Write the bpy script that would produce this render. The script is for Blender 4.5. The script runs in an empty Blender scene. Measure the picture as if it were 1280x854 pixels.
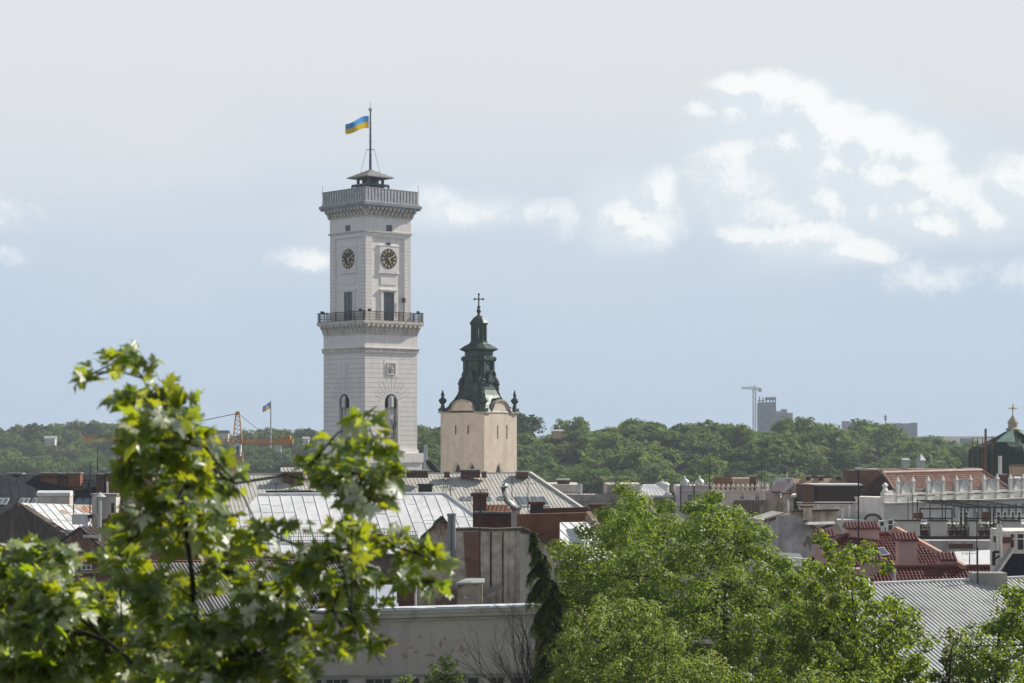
import bpy, math, random
import numpy as np
from mathutils import Vector, Matrix
# ---------------------------------------------------------------- camera, sky, sun, exposure
SC = bpy.context.scene
COL = SC.collection
FPX, HY, ZC = 2500.0, 540.0, 28.0          # focal length in photo pixels, horizon row, eye height
cam = bpy.data.cameras.new('camera')
cam.sensor_width = 36.0
cam.lens = FPX / 1280 * 36.0
cam.shift_y = (HY - 427) / 1280
cam.clip_start, cam.clip_end = 0.5, 12000
cam.dof.use_dof = True
cam.dof.focus_distance = 230
cam.dof.aperture_fstop = 4.3
camo = bpy.data.objects.new('camera', cam)
COL.objects.link(camo)
camo.location = (0, 0, ZC)
camo.rotation_euler = (math.pi / 2, 0, 0)
SC.camera = camo
SUN = Vector((0.70, 0.43, 0.575)).normalized()
sl = bpy.data.lights.new('sun', 'SUN')
sl.energy = 5.0
sl.angle = math.radians(0.5)
sl.color = (1.0, 0.94, 0.84)
so = bpy.data.objects.new('sun', sl)
COL.objects.link(so)
so.rotation_euler = SUN.to_track_quat('Z', 'Y').to_euler()
so.location = SUN * 500
SC.view_settings.view_transform = 'Standard'
SC.view_settings.look = 'None'
SC.view_settings.gamma = 1
SC.view_settings.use_curve_mapping = False
SC.view_settings.exposure = 0.42
cy = SC.cycles
cy.max_bounces = 6
cy.diffuse_bounces = 3
cy.glossy_bounces = 2
cy.transmission_bounces = 3
cy.transparent_max_bounces = 6
cy.volume_bounces = 0
cy.caustics_reflective = False
cy.caustics_refractive = False
cy.use_denoising = True


class NT:
    """small node-tree writer"""
    def __init__(self, tree):
        self.t = tree
        self.n, self.l = tree.nodes, tree.links

    def add(self, typ, **kw):
        n = self.n.new(typ)
        for k, v in kw.items():
            if k.startswith('i_'):
                key = k[2:]
                key = int(key) if key.isdigit() else key
                self.put(n.inputs[key], v)
            else:
                setattr(n, k, v)
        return n

    def put(self, sock, v):
        if hasattr(v, 'is_linked') or isinstance(v, bpy.types.NodeSocket):
            self.l.new(v, sock)
        else:
            sock.default_value = v

    def math(self, op, a, b=None, c=None, clamp=False):
        n = self.n.new('ShaderNodeMath')
        n.operation = op
        n.use_clamp = clamp
        self.put(n.inputs[0], a)
        if b is not None:
            self.put(n.inputs[1], b)
        if c is not None:
            self.put(n.inputs[2], c)
        return n.outputs[0]

    def mix(self, fac, a, b, mode='MIX'):
        n = self.n.new('ShaderNodeMix')
        n.data_type = 'RGBA'
        n.blend_type = mode
        self.put(n.inputs['Factor'], fac)
        for s, v in ((n.inputs[6], a), (n.inputs[7], b)):
            self.put(s, v if not isinstance(v, tuple) or len(v) == 4 else (*v, 1))
        return n.outputs[2]

    def smooth(self, v, lo, hi, o0=0.0, o1=1.0):
        n = self.n.new('ShaderNodeMapRange')
        n.interpolation_type = 'SMOOTHSTEP'
        self.put(n.inputs['Value'], v)
        n.inputs['From Min'].default_value = lo
        n.inputs['From Max'].default_value = hi
        n.inputs['To Min'].default_value = o0
        n.inputs['To Max'].default_value = o1
        return n.outputs[0]

    def noise(self, vec, scale, detail=4, rough=.55, dist=0.0):
        n = self.n.new('ShaderNodeTexNoise')
        if vec is not None:
            self.put(n.inputs['Vector'], vec)
        n.inputs['Scale'].default_value = scale
        n.inputs['Detail'].default_value = detail
        n.inputs['Roughness'].default_value = rough
        n.inputs['Distortion'].default_value = dist
        return n.outputs['Fac']


# ---- sky: Nishita with a thin white veil aloft, a blue-grey bank low down and cumulus clouds
W = bpy.data.worlds.new('World')
SC.world = W
W.use_nodes = True
w = NT(W.node_tree)
w.n.clear()
SKY = w.add('ShaderNodeTexSky', sky_type='NISHITA')
SKY.sun_disc = False
SKY.sun_elevation = math.asin(SUN.z)
SKY.sun_rotation = math.atan2(SUN.x, SUN.y)
SKY.air_density, SKY.dust_density, SKY.ozone_density = 1.0, 0.6, 1.2
tc = w.add('ShaderNodeTexCoord')
sep = w.add('ShaderNodeSeparateXYZ', i_0=tc.outputs['Generated'])
AZ = w.math('ARCTAN2', sep.outputs[0], sep.outputs[1])
EL = w.math('ARCSINE', sep.outputs[2])


def cloud_group(name, blobs, a1, a2, s1=24, s2=75):
    """density of a cloud layer at an azimuth and elevation (radians)"""
    g = bpy.data.node_groups.new(name, 'ShaderNodeTree')
    g.interface.new_socket('Azimuth', in_out='INPUT', socket_type='NodeSocketFloat')
    g.interface.new_socket('Elevation', in_out='INPUT', socket_type='NodeSocketFloat')
    g.interface.new_socket('Density', in_out='OUTPUT', socket_type='NodeSocketFloat')
    k = NT(g)
    gi, go = k.add('NodeGroupInput'), k.add('NodeGroupOutput')
    a, e = gi.outputs[0], gi.outputs[1]
    comb = k.add('ShaderNodeCombineXYZ', i_0=a, i_1=e, i_2=0.37).outputs[0]
    n1 = k.noise(comb, s1, 10, .62, .2)
    n2 = k.noise(comb, s2, 9, .68, .15)
    tot = None
    for px, py, rx, ry, s in blobs:
        da = k.math('MULTIPLY', k.math('SUBTRACT', a, (px - 640) / FPX), FPX / rx)
        de = k.math('MULTIPLY', k.math('SUBTRACT', e, (HY - py) / FPX), FPX / ry)
        d = k.math('ADD', k.math('MULTIPLY', da, da), k.math('MULTIPLY', de, de))
        v = k.math('MULTIPLY', k.math('SUBTRACT', 1.0, d), s)
        v = k.math('MAXIMUM', v, -1.7)
        tot = v if tot is None else k.math('SMOOTH_MAX', tot, v, .3)
    nn = k.math('ADD', k.math('MULTIPLY', k.math('SUBTRACT', n1, .5), a1), k.math('MULTIPLY', k.math('SUBTRACT', n2, .5), a2))
    out = k.math('ADD', tot, nn)
    k.l.new(out, go.inputs[0])
    return g


BILLOW = cloud_group('cumulus_billows', [
    (925, 118, 40, 16, .9), (965, 124, 42, 26, 1.1), (1000, 138, 38, 32, 1.2), (1040, 166, 44, 32, 1.2), (1090, 184, 48, 32, 1.2), (1140, 198, 38, 28, 1.1),
    (1150, 228, 40, 28, 1.1), (1190, 256, 50, 28, 1.1), (1165, 286, 50, 20, .9), (1222, 276, 32, 22, .8), (880, 142, 22, 14, .7), (960, 275, 50, 26, .6),
    (1000, 300, 66, 22, .9), (1062, 320, 58, 17, .9), (935, 292, 38, 14, .7), (1045, 252, 44, 22, .5), (1262, 240, 50, 34, .9), (822, 245, 28, 32, .9),
    (800, 280, 50, 30, .9), (690, 276, 16, 11, .1), (590, 268, 42, 11, .25), (527, 256, 24, 14, .2), (385, 325, 34, 10, .3), (10, 328, 28, 11, .3), (45, 272, 28, 12, .1),
    (1190, 350, 40, 10, .1), (920, 225, 34, 30, .2), (1095, 232, 62, 34, .9), (1010, 178, 54, 34, .75), (1060, 215, 60, 34, .7), (1120, 262, 60, 26, .8), (955, 138, 62, 30, .8)], 2.6, 2.3)
BODY = cloud_group('cumulus_body', [(1020, 215, 190, 125, 1.3), (930, 200, 90, 90, 1.0), (795, 265, 80, 60, .9), (1240, 255, 90, 60, .9), (570, 265, 100, 22, .5)], 1.8, .8, 14, 60)


def dens(grp, a, e):
    n = w.add('ShaderNodeGroup')
    n.node_tree = grp
    w.put(n.inputs[0], a)
    w.put(n.inputs[1], e)
    return n.outputs[0]


D0 = dens(BILLOW, AZ, EL)
D1 = dens(BILLOW, w.math('ADD', AZ, 0.0075), w.math('ADD', EL, 0.0065))
MASK = w.smooth(D0, -.65, .85)
LIT = w.smooth(w.math('SUBTRACT', D0, D1), -.45, .4)
MBODY = w.math('MULTIPLY', w.smooth(dens(BODY, AZ, EL), -.5, .8), .85)
lay = w.add('ShaderNodeCombineXYZ', i_0=w.math('MULTIPLY', AZ, 3.0), i_1=w.math('MULTIPLY', EL, 14.0), i_2=.2).outputs[0]
NL = w.noise(lay, 1.4, 5, .55, .4)
eln = w.math('ADD', EL, w.math('MULTIPLY', w.math('SUBTRACT', NL, .5), .09))
BANK = w.smooth(eln, .16, .6, .97, .1)          # blue-grey distance low down
VEIL = w.math('MULTIPLY', w.smooth(eln, .0, .20), w.smooth(EL, .35, 1.2, .97, .55))      # high thin white layer
c = w.mix(BANK, SKY.outputs[0], (3.85, 4.95, 6.25))
VC = w.mix(w.smooth(EL, .24, .55), (6.1, 6.25, 6.45), (1.6, 1.75, 2.05))
c = w.mix(VEIL, c, VC)
c = w.mix(MBODY, c, (5.75, 6.4, 6.85))
cl = w.mix(LIT, (6.0, 6.55, 6.95), (8.0, 8.05, 8.0))
c = w.mix(w.math('MULTIPLY', MASK, .86), c, cl)
bg = w.add('ShaderNodeBackground', i_0=c, i_1=0.094)
w.l.new(bg.outputs[0], w.add('ShaderNodeOutputWorld').inputs[0])

# ---------------------------------------------------------------- helpers
RND = random.Random(7)
NP = np.random.default_rng(11)


def P(px, py, Y):
    """world point seen at photo pixel (px, py) when it stands Y metres away"""
    return Vector(((px - 640) * Y / FPX, Y, ZC + (HY - py) * Y / FPX))


def plane_pts(pts, p0, az=0.0, pitch=90.0):
    """points of a plane through p0=(px,py,Y); az = heading it faces (0 = the viewer), pitch 90 = a wall"""
    a, p = math.radians(az), math.radians(pitch)
    n = Vector((math.sin(a) * math.sin(p), -math.cos(a) * math.sin(p), math.cos(p)))
    o = P(*p0)
    c0 = Vector((0, 0, ZC))
    out = []
    for px, py in pts:
        d = P(px, py, 1.0) - c0
        t = (o - c0).dot(n) / d.dot(n)
        out.append(c0 + d * t)
    return out, n


class MB:
    """collects shapes; build() links them as ONE mesh object"""
    def __init__(self):
        self.v, self.f = [], []

    def add(self, vs, fs):
        b = len(self.v)
        self.v += [Vector(q) for q in vs]
        self.f += [tuple(b + i for i in f) for f in fs]
        return self

    def box(self, x0, x1, y0, y1, z0, z1):
        return self.add([(x, y, z) for z in (z0, z1) for y in (y0, y1) for x in (x0, x1)],
                        [(0, 2, 3, 1), (4, 5, 7, 6), (0, 1, 5, 4), (2, 6, 7, 3), (0, 4, 6, 2), (1, 3, 7, 5)])

    def cbox(self, c, sx, sy, sz, rz=0.0):
        """box centred in plan on c, standing on c.z"""
        ca, sa = math.cos(rz), math.sin(rz)
        vs = []
        for z in (0, sz):
            for y in (-sy / 2, sy / 2):
                for x in (-sx / 2, sx / 2):
                    vs.append((c[0] + x * ca - y * sa, c[1] + x * sa + y * ca, c[2] + z))
        return self.add(vs, [(0, 2, 3, 1), (4, 5, 7, 6), (0, 1, 5, 4), (2, 6, 7, 3), (0, 4, 6, 2), (1, 3, 7, 5)])

    def bar(self, p0, p1, w, h=None, up=(0, 0, 1)):
        p0, p1 = Vector(p0), Vector(p1)
        h = h or w
        d = (p1 - p0).normalized()
        s = d.cross(Vector(up))
        if s.length < 1e-4:
            s = d.cross(Vector((1, 0, 0)))
        s = s.normalized() * w / 2
        u = s.cross(d).normalized() * h / 2
        vs = [p + a * s + b * u for p in (p0, p1) for a, b in ((-1, -1), (1, -1), (1, 1), (-1, 1))]
        return self.add(vs, [(0, 1, 2, 3), (7, 6, 5, 4), (0, 4, 5, 1), (1, 5, 6, 2), (2, 6, 7, 3), (3, 7, 4, 0)])

    def tube(self, pts, rads, n=8, cap=True):
        pts = [Vector(p) for p in pts]
        if not hasattr(rads, '__len__'):
            rads = [rads] * len(pts)
        b = len(self.v)
        for i, p in enumerate(pts):
            d = (pts[min(i + 1, len(pts) - 1)] - pts[max(i - 1, 0)]).normalized()
            s = d.cross(Vector((.13, .21, .97)))
            if s.length < 1e-3:
                s = d.cross(Vector((1, 0, 0)))
            s.normalize()
            u = d.cross(s)
            for k in range(n):
                a = 2 * math.pi * k / n
                self.v.append(p + (s * math.cos(a) + u * math.sin(a)) * rads[i])
        for i in range(len(pts) - 1):
            for k in range(n):
                k2 = (k + 1) % n
                self.f.append((b + i * n + k, b + i * n + k2, b + (i + 1) * n + k2, b + (i + 1) * n + k))
        if cap:
            self.f.append(tuple(b + k for k in range(n))[::-1])
            self.f.append(tuple(b + (len(pts) - 1) * n + k for k in range(n)))
        return self

    def lathe(self, prof, n=16, c=(0, 0, 0), ph=0.0):
        b = len(self.v)
        for r, z in prof:
            for k in range(n):
                a = ph + 2 * math.pi * k / n
                self.v.append(Vector((c[0] + r * math.cos(a), c[1] + r * math.sin(a), c[2] + z)))
        for i in range(len(prof) - 1):
            for k in range(n):
                k2 = (k + 1) % n
                self.f.append((b + i * n + k, b + i * n + k2, b + (i + 1) * n + k2, b + (i + 1) * n + k))
        self.f.append(tuple(b + k for k in range(n))[::-1])
        self.f.append(tuple(b + (len(prof) - 1) * n + k for k in range(n)))
        return self

    def prism(self, pts, off):
        """polygon extruded by a vector"""
        pts = [Vector(p) for p in pts]
        off = Vector(off)
        n = len(pts)
        nrm = Vector((0, 0, 0))
        for i in range(n):
            nrm += pts[i].cross(pts[(i + 1) % n])
        if nrm.dot(off) > 0:
            pts = pts[::-1]
        return self.add(pts + [p + off for p in pts],
                        [tuple(range(n)), tuple(range(2 * n - 1, n - 1, -1))] +
                        [(i, i + n, (i + 1) % n + n, (i + 1) % n) for i in range(n)])

    def wall(self, pts, p0, az=0.0, thick=.4):
        q, n = plane_pts(pts, p0, az, 90)
        return self.prism(q, n * -thick)

    def roof(self, pts, p0, az, pitch, thick=.12, rib=None, rw=.06, rh=.06, jitter=0.0, cross=0):
        """roof plane outlined in photo pixels; ribs follow the steepest descent"""
        q, n = plane_pts(pts, p0, az, pitch)
        self.prism(q, n * -thick)
        if rib:
            down = Vector((0, 0, -1))
            down = (down - n * down.dot(n)).normalized()
            side = n.cross(down).normalized()
            o = q[0]
            uv = [((p - o).dot(side), (p - o).dot(down)) for p in q]
            u0, u1 = min(u for u, _ in uv), max(u for u, _ in uv)
            u = u0 + rib * .5
            while u < u1:
                hits = []
                for i in range(len(uv)):
                    (a, b), (c_, d) = uv[i], uv[(i + 1) % len(uv)]
                    if (a - u) * (c_ - u) < 0:
                        hits.append(b + (d - b) * (u - a) / (c_ - a))
                hits.sort()
                for k in range(0, len(hits) - 1, 2):
                    j = RND.uniform(-jitter, jitter)
                    A = o + side * u + down * (hits[k] + .03) + n * (rh * .5 - .01)
                    B = o + side * u + down * (hits[k + 1] - .03) + n * (rh * .5 - .01) + side * j
                    self.bar(A, B, rw, rh, up=n)
                    for _ in range(cross):          # staggered cross joints of the sheets
                        q0 = A.lerp(B, RND.uniform(.08, .95))
                        self.bar(q0 + side * .04, q0 + side * (rib - .04), rw * .7, rh * .5, up=n)
                u += rib
        return self

    def build(self, name, mat, parent=None, smooth=False):
        """geometry given in world space (or in the root's own space when the root is marked local)"""
        me = bpy.data.meshes.new(name)
        org = Vector((0, 0, 0))
        if parent is not None:
            r = parent
            while r.parent:
                r = r.parent
            org = Vector((0, 0, 0)) if ROOT_LOCAL.get(r.name) else r.location
        else:
            xs = [p.x for p in self.v]
            ys = [p.y for p in self.v]
            org = Vector(((min(xs) + max(xs)) / 2, (min(ys) + max(ys)) / 2, min(p.z for p in self.v)))
        me.from_pydata([p - org for p in self.v], [], self.f)
        me.update()
        if smooth:
            me.polygons.foreach_set('use_smooth', [True] * len(me.polygons))
        me.materials.append(mat)
        o = bpy.data.objects.new(name, me)
        COL.objects.link(o)
        if parent is not None:
            o.parent = parent
        else:
            o.location = org
        return o


ROOT_LOCAL = {}


def tag(o, label=None, cat=None, group=None, kind=None):
    if label:
        o['label'] = label
    if cat:
        o['category'] = cat
    if group:
        o['group'] = group
    if kind:
        o['kind'] = kind
    return o


def thing(name, label, cat, loc=(0, 0, 0), rz=0.0, group=None, local=False):
    o = bpy.data.objects.new(name, None)
    o.empty_display_size = .5
    COL.objects.link(o)
    o.location = loc
    o.rotation_euler = (0, 0, rz)
    ROOT_LOCAL[o.name] = local
    return tag(o, label, cat, group)


def np_mesh(name, V, F, mat, parent=None, org=(0, 0, 0), smooth=False, link=True):
    """mesh from numpy arrays: V (n,3), F (m,k)"""
    me = bpy.data.meshes.new(name)
    V = np.asarray(V, dtype=np.float32) - np.asarray(org, dtype=np.float32)
    F = np.asarray(F, dtype=np.int32)
    m, k = F.shape
    me.vertices.add(len(V))
    me.vertices.foreach_set('co', V.ravel())
    me.loops.add(m * k)
    me.loops.foreach_set('vertex_index', F.ravel())
    me.polygons.add(m)
    me.polygons.foreach_set('loop_start', np.arange(0, m * k, k, dtype=np.int32))
    me.polygons.foreach_set('loop_total', np.full(m, k, dtype=np.int32))
    if smooth:
        me.polygons.foreach_set('use_smooth', np.ones(m, dtype=bool))
    me.update(calc_edges=True)
    me.materials.append(mat)
    o = bpy.data.objects.new(name, me)
    if link:
        COL.objects.link(o)
    if parent is not None:
        o.parent = parent
    return o


# ---------------------------------------------------------------- materials
def M(name, c1, c2=None, sc=1.5, rough=.85, metal=0.0, bump=0.0, streak=None, spots=None, spec=.35, zsq=1.0, contrast=(.3, .7)):
    m = bpy.data.materials.new(name)
    m.use_nodes = True
    k = NT(m.node_tree)
    k.n.clear()
    b = k.add('ShaderNodeBsdfPrincipled')
    b.inputs['Roughness'].default_value = rough
    b.inputs['Metallic'].default_value = metal
    b.inputs['Specular IOR Level'].default_value = spec
    t = k.add('ShaderNodeTexCoord').outputs['Object']
    if zsq != 1.0:
        t = k.add('ShaderNodeMapping', i_0=t, i_3=(1, 1, zsq)).outputs[0]
    c2 = c2 or tuple(x * .75 for x in c1)
    f = k.smooth(k.noise(t, sc, 7, .6, .3), *contrast)
    c = k.mix(f, c1, c2)
    f2 = k.smooth(k.noise(t, sc * 9, 3, .6), .3, .75)
    c = k.mix(k.math('MULTIPLY', f2, .22), c, tuple(x * .6 for x in c1))
    if streak:
        sm = k.add('ShaderNodeMapping', i_0=t, i_3=(1, 1, .06)).outputs[0]
        s = k.smooth(k.noise(sm, streak[2], 5, .6), .48, .72)
        c = k.mix(k.math('MULTIPLY', s, streak[1]), c, streak[0])
    if spots:
        s = k.smooth(k.noise(t, spots[2], 6, .62, .4), spots[3], spots[3] + .04)
        c = k.mix(k.math('MULTIPLY', s, spots[1]), c, spots[0])
    k.l.new(c, b.inputs['Base Color'])
    if bump:
        bn = k.add('ShaderNodeBump', i_0=bump, i_1=.05)
        k.l.new(k.noise(t, sc * 12, 4, .65), bn.inputs['Height'])
        k.l.new(bn.outputs[0], b.inputs['Normal'])
    rv = k.math('ADD', rough - .08, k.math('MULTIPLY', f, .16))
    k.l.new(rv, b.inputs['Roughness'])
    k.l.new(b.outputs[0], k.add('ShaderNodeOutputMaterial').inputs[0])
    return m


def M_brick(name, c1, c2, mortar=(.3, .27, .24), plaster=None, amount=.5, soot=.5, psc=.45, scale=1.0):
    m = bpy.data.materials.new(name)
    m.use_nodes = True
    k = NT(m.node_tree)
    k.n.clear()
    b = k.add('ShaderNodeBsdfPrincipled')
    b.inputs['Roughness'].default_value = .92
    b.inputs['Specular IOR Level'].default_value = .2
    t = k.add('ShaderNodeTexCoord').outputs['Object']
    s = k.add('ShaderNodeSeparateXYZ', i_0=t)
    u = k.math('ADD', s.outputs[0], s.outputs[1])
    v = k.add('ShaderNodeCombineXYZ', i_0=u, i_1=s.outputs[2], i_2=0.0).outputs[0]
    br = k.add('ShaderNodeTexBrick', i_0=v, i_1=(*c1, 1), i_2=(*c2, 1), i_3=(*mortar, 1))
    br.inputs['Scale'].default_value = scale
    br.inputs['Mortar Size'].default_value = .012
    br.inputs['Brick Width'].default_value = .27
    br.inputs['Row Height'].default_value = .085
    c = br.outputs[0]
    n = k.smooth(k.noise(t, .9, 6, .6, .4), .35, .75)
    c = k.mix(k.math('MULTIPLY', n, soot), c, tuple(x * .35 for x in c1))
    if plaster:
        st = k.add('ShaderNodeMapping', i_0=t, i_3=(1, 1, .55)).outputs[0]
        pn = k.smooth(k.noise(st, psc, 8, .62, .5), amount - .03, amount + .03)
        pc = k.mix(k.smooth(k.noise(t, 1.7, 6, .6), .3, .75), plaster, tuple(x * .5 for x in plaster))
        sm = k.add('ShaderNodeMapping', i_0=t, i_3=(1, 1, .07)).outputs[0]
        pc = k.mix(k.math('MULTIPLY', k.smooth(k.noise(sm, 2.2, 4, .6), .5, .7), .5), pc, (.06, .055, .05))
        c = k.mix(pn, c, pc)
    k.l.new(c, b.inputs['Base Color'])
    bn = k.add('ShaderNodeBump', i_0=.4, i_1=.03)
    k.l.new(k.noise(t, 9, 4, .6), bn.inputs['Height'])
    k.l.new(bn.outputs[0], b.inputs['Normal'])
    k.l.new(b.outputs[0], k.add('ShaderNodeOutputMaterial').inputs[0])
    return m


def M_leaf(name, c1, c2, trans, under=None, rough=.45, tw=.45, spec=.4, pale=None, share=.12, patchy=.55):
    """two-sided leaf: a waxy top, a paler underside, light coming through; each leaf its own tint"""
    m = bpy.data.materials.new(name)
    m.use_nodes = True
    k = NT(m.node_tree)
    k.n.clear()
    g = k.add('ShaderNodeNewGeometry')
    oi = k.add('ShaderNodeObjectInfo')
    r = g.outputs['Random Per Island']
    r2 = k.math('FRACT', k.math('MULTIPLY', r, 17.31))
    c = k.mix(r, c1, c2)
    tco = k.add('ShaderNodeTexCoord').outputs['Object']
    patch = k.smooth(k.noise(tco, patchy, 4, .6), .3, .7, .72, 1.26)      # random brighter and darker tufts: clump highlights and shade put into colour
    if under:
        c = k.mix(g.outputs['Backfacing'], c, under)
    if pale:                       # pale leaves: wind-turned undersides, and sky highlights put into the colour
        r3 = k.math('FRACT', k.math('MULTIPLY', r, 53.7))
        c = k.mix(k.math('LESS_THAN', r3, share), c, pale)
    hs = k.add('ShaderNodeHueSaturation', i_Color=c)
    k.l.new(k.math('ADD', .485, k.math('MULTIPLY', oi.outputs['Random'], .03)), hs.inputs['Hue'])
    k.l.new(k.math('MULTIPLY', patch, k.math('ADD', .75, k.math('MULTIPLY', r2, .5))), hs.inputs['Value'])
    b = k.add('ShaderNodeBsdfPrincipled', i_0=hs.outputs[0])
    b.inputs['Roughness'].default_value = rough
    b.inputs['Specular IOR Level'].default_value = spec
    ht = k.add('ShaderNodeHueSaturation', i_Color=(*trans, 1))
    k.l.new(k.math('ADD', .48, k.math('MULTIPLY', r2, .04)), ht.inputs['Hue'])
    tr = k.add('ShaderNodeBsdfTranslucent', i_0=ht.outputs[0])
    ms = k.add('ShaderNodeMixShader', i_0=tw, i_1=b.outputs[0], i_2=tr.outputs[0])
    k.l.new(ms.outputs[0], k.add('ShaderNodeOutputMaterial').inputs[0])
    return m


MT = {}
MT['tower_white'] = M('tower_white', (.85, .815, .78), (.77, .74, .705), 1.1, .9, streak=((.50, .46, .40), .28, 1.6), spec=.2)
MT['tower_trim'] = M('tower_trim', (.70, .655, .60), (.50, .46, .41), 1.6, .9, streak=((.26, .23, .19), .45, 2.5), spec=.2)
MT['joint'] = M('joint', (.52, .49, .46), (.36, .34, .31), 1.2, .95)
MT['zinc'] = M('zinc', (.30, .31, .32), (.20, .21, .22), 1.2, .55, .25, spec=.4)
MT['zinc_pale'] = M('zinc_pale', (.50, .51, .52), (.36, .37, .38), 1.5, .55, .2, streak=((.2, .2, .2), .4, 3))
MT['iron'] = M('iron', (.035, .035, .04), (.06, .05, .045), 3, .6, .3)
MT['rail_grey'] = M('rail_grey', (.12, .14, .17), (.08, .09, .11), 3, .6, .3)
MT['glass_dark'] = M('glass_dark', (.045, .05, .055), (.03, .035, .04), 1, .15, 0, spec=.8)
MT['glass_sky'] = M('glass_sky', (.25, .30, .34), (.2, .24, .28), 1, .08, .6, spec=.9)
MT['clock_black'] = M('clock_black', (.022, .024, .024), (.035, .037, .036), 2, .5)
MT['gold'] = M('gold', (.85, .70, .40), (.75, .6, .32), 2, .4, .3)
MT['panel_blue'] = M('panel_blue', (.045, .16, .42), (.035, .13, .36), 2, .8)
MT['flag_blue'] = M_leaf('flag_blue', (.08, .26, .62), (.08, .26, .62), (.09, .32, .78), rough=.8, tw=.55, spec=.1)
MT['flag_yellow'] = M_leaf('flag_yellow', (.85, .66, .06), (.85, .66, .06), (.85, .65, .06), rough=.8, tw=.45, spec=.1)
MT['flag_yellow_deep'] = M_leaf('flag_yellow_deep', (.85, .52, .05), (.85, .52, .05), (.85, .5, .05), rough=.8, tw=.45, spec=.1)
MT['beige'] = M('beige', (.68, .585, .475), (.60, .51, .41), .8, .93, streak=((.40, .33, .26), .4, 1.2), spots=((.55, .45, .35), .5, .4, .55), spec=.15)
MT['beige_trim'] = M('beige_trim', (.48, .41, .335), (.36, .30, .245), 1.6, .9)
MT['copper'] = M('copper', (.012, .027, .025), (.03, .06, .05), .9, .5, .2, streak=((.09, .17, .14), .35, 2.2), spec=.4)
MT['antenna_white'] = M('antenna_white', (.72, .72, .70), (.62, .62, .6), 2, .6)
# ---------------------------------------------------------------- haze filling the valley air
def haze_box():
    mb = MB().box(-900, 900, -30, 2600, -1.0, 90)
    m = bpy.data.materials.new('haze')
    m.use_nodes = True
    k = NT(m.node_tree)
    k.n.clear()
    v = k.add('ShaderNodeVolumePrincipled')
    v.inputs['Color'].default_value = (.80, .88, 1.0, 1)
    v.inputs['Density'].default_value = HAZE
    v.inputs['Anisotropy'].default_value = 0.0
    k.l.new(v.outputs[0], k.add('ShaderNodeOutputMaterial').inputs['Volume'])
    o = mb.build('haze', m)
    o['kind'] = 'stuff'


HAZE = 0.00016
haze_box()

# ---------------------------------------------------------------- the white clock tower
TY = 312.0


def tz(py):
    return ZC + (HY - py) * TY / FPX



def tzf(py):
    """height of a feature on the nearer faces"""
    return ZC + (HY - py) * (TY - 3.2) / FPX


TROT = math.radians(42.6)
tower = thing('clock_tower', 'tall white square clock tower with balcony and flag mast rising over the roofs', 'tower',
              ((463 - 640) * TY / FPX, TY, 0), TROT, local=True)


def sq(mb, half, z0, z1):
    return mb.box(-half, half, -half, half, z0, z1)


def faces4(fn, faces=(0, 1, 2, 3)):
    """run fn(place) for each side; place(u, out, z) gives a local point on that side"""
    for k in faces:
        a = k * math.pi / 2
        ca, sa = math.cos(a), math.sin(a)

        def place(u, o, z, ca=ca, sa=sa):
            x, y = u, -o
            return Vector((x * ca - y * sa, x * sa + y * ca, z))
        fn(place, k)


def fbox(mb, pl, u0, u1, o0, o1, z0, z1):
    vs = [pl(u, o, z) for z in (z0, z1) for o in (o0, o1) for u in (u0, u1)]
    mb.add(vs, [(0, 1, 3, 2), (4, 6, 7, 5), (0, 4, 5, 1), (2, 3, 7, 6), (0, 2, 6, 4), (1, 5, 7, 3)])


HU, HL = 4.48, 5.18           # half widths of upper and lower shaft
zb = tz(405)                  # balcony floor
WIN_U = .1
# lower shaft with rustication courses, arched niche openings
mb = MB()
sq(mb, HL + .55, 0, tz(578))
sq(mb, HL + .75, tz(578), tz(566.5))
sq(mb, HL + .15, tz(566.5), tz(562))
nz0, nz1, nw = tz(560), tz(503.5), 1.32     # niche sill, spring line, half width


def shaft_side(pl, k):
    # wall skin built round the arched niche
    t = .5
    hc = HL if k % 2 == 0 else HL - t
    fbox(mb, pl, -hc, -nw, HL - t, HL, tz(562), tz(440))
    fbox(mb, pl, nw, hc, HL - t, HL, tz(562), tz(440))
    fbox(mb, pl, -nw, nw, HL - t, HL, tz(562), nz0)
    n = 14
    arc = [(nw * math.cos(math.pi - math.pi * i / n), nz1 + nw * math.sin(math.pi - math.pi * i / n)) for i in range(n + 1)]
    top = tz(440)
    for i in range(n):
        (u0, a0), (u1, a1) = arc[i], arc[i + 1]
        vs = [pl(u0, HL, a0), pl(u1, HL, a1), pl(u1, HL, top), pl(u0, HL, top),
              pl(u0, HL - t, a0), pl(u1, HL - t, a1), pl(u1, HL - t, top), pl(u0, HL - t, top)]
        mb.add(vs, [(0, 1, 2, 3), (7, 6, 5, 4), (0, 4, 5, 1)])


faces4(shaft_side)
sq(mb, HL - .9, tz(562), tz(440))          # core behind the niches
sq(mb, HL + .02, tz(440), tz(421))
mb.build('lower_shaft', MT['tower_white'], tower)
# horizontal joints and voussoir joints
mb = MB()


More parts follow.
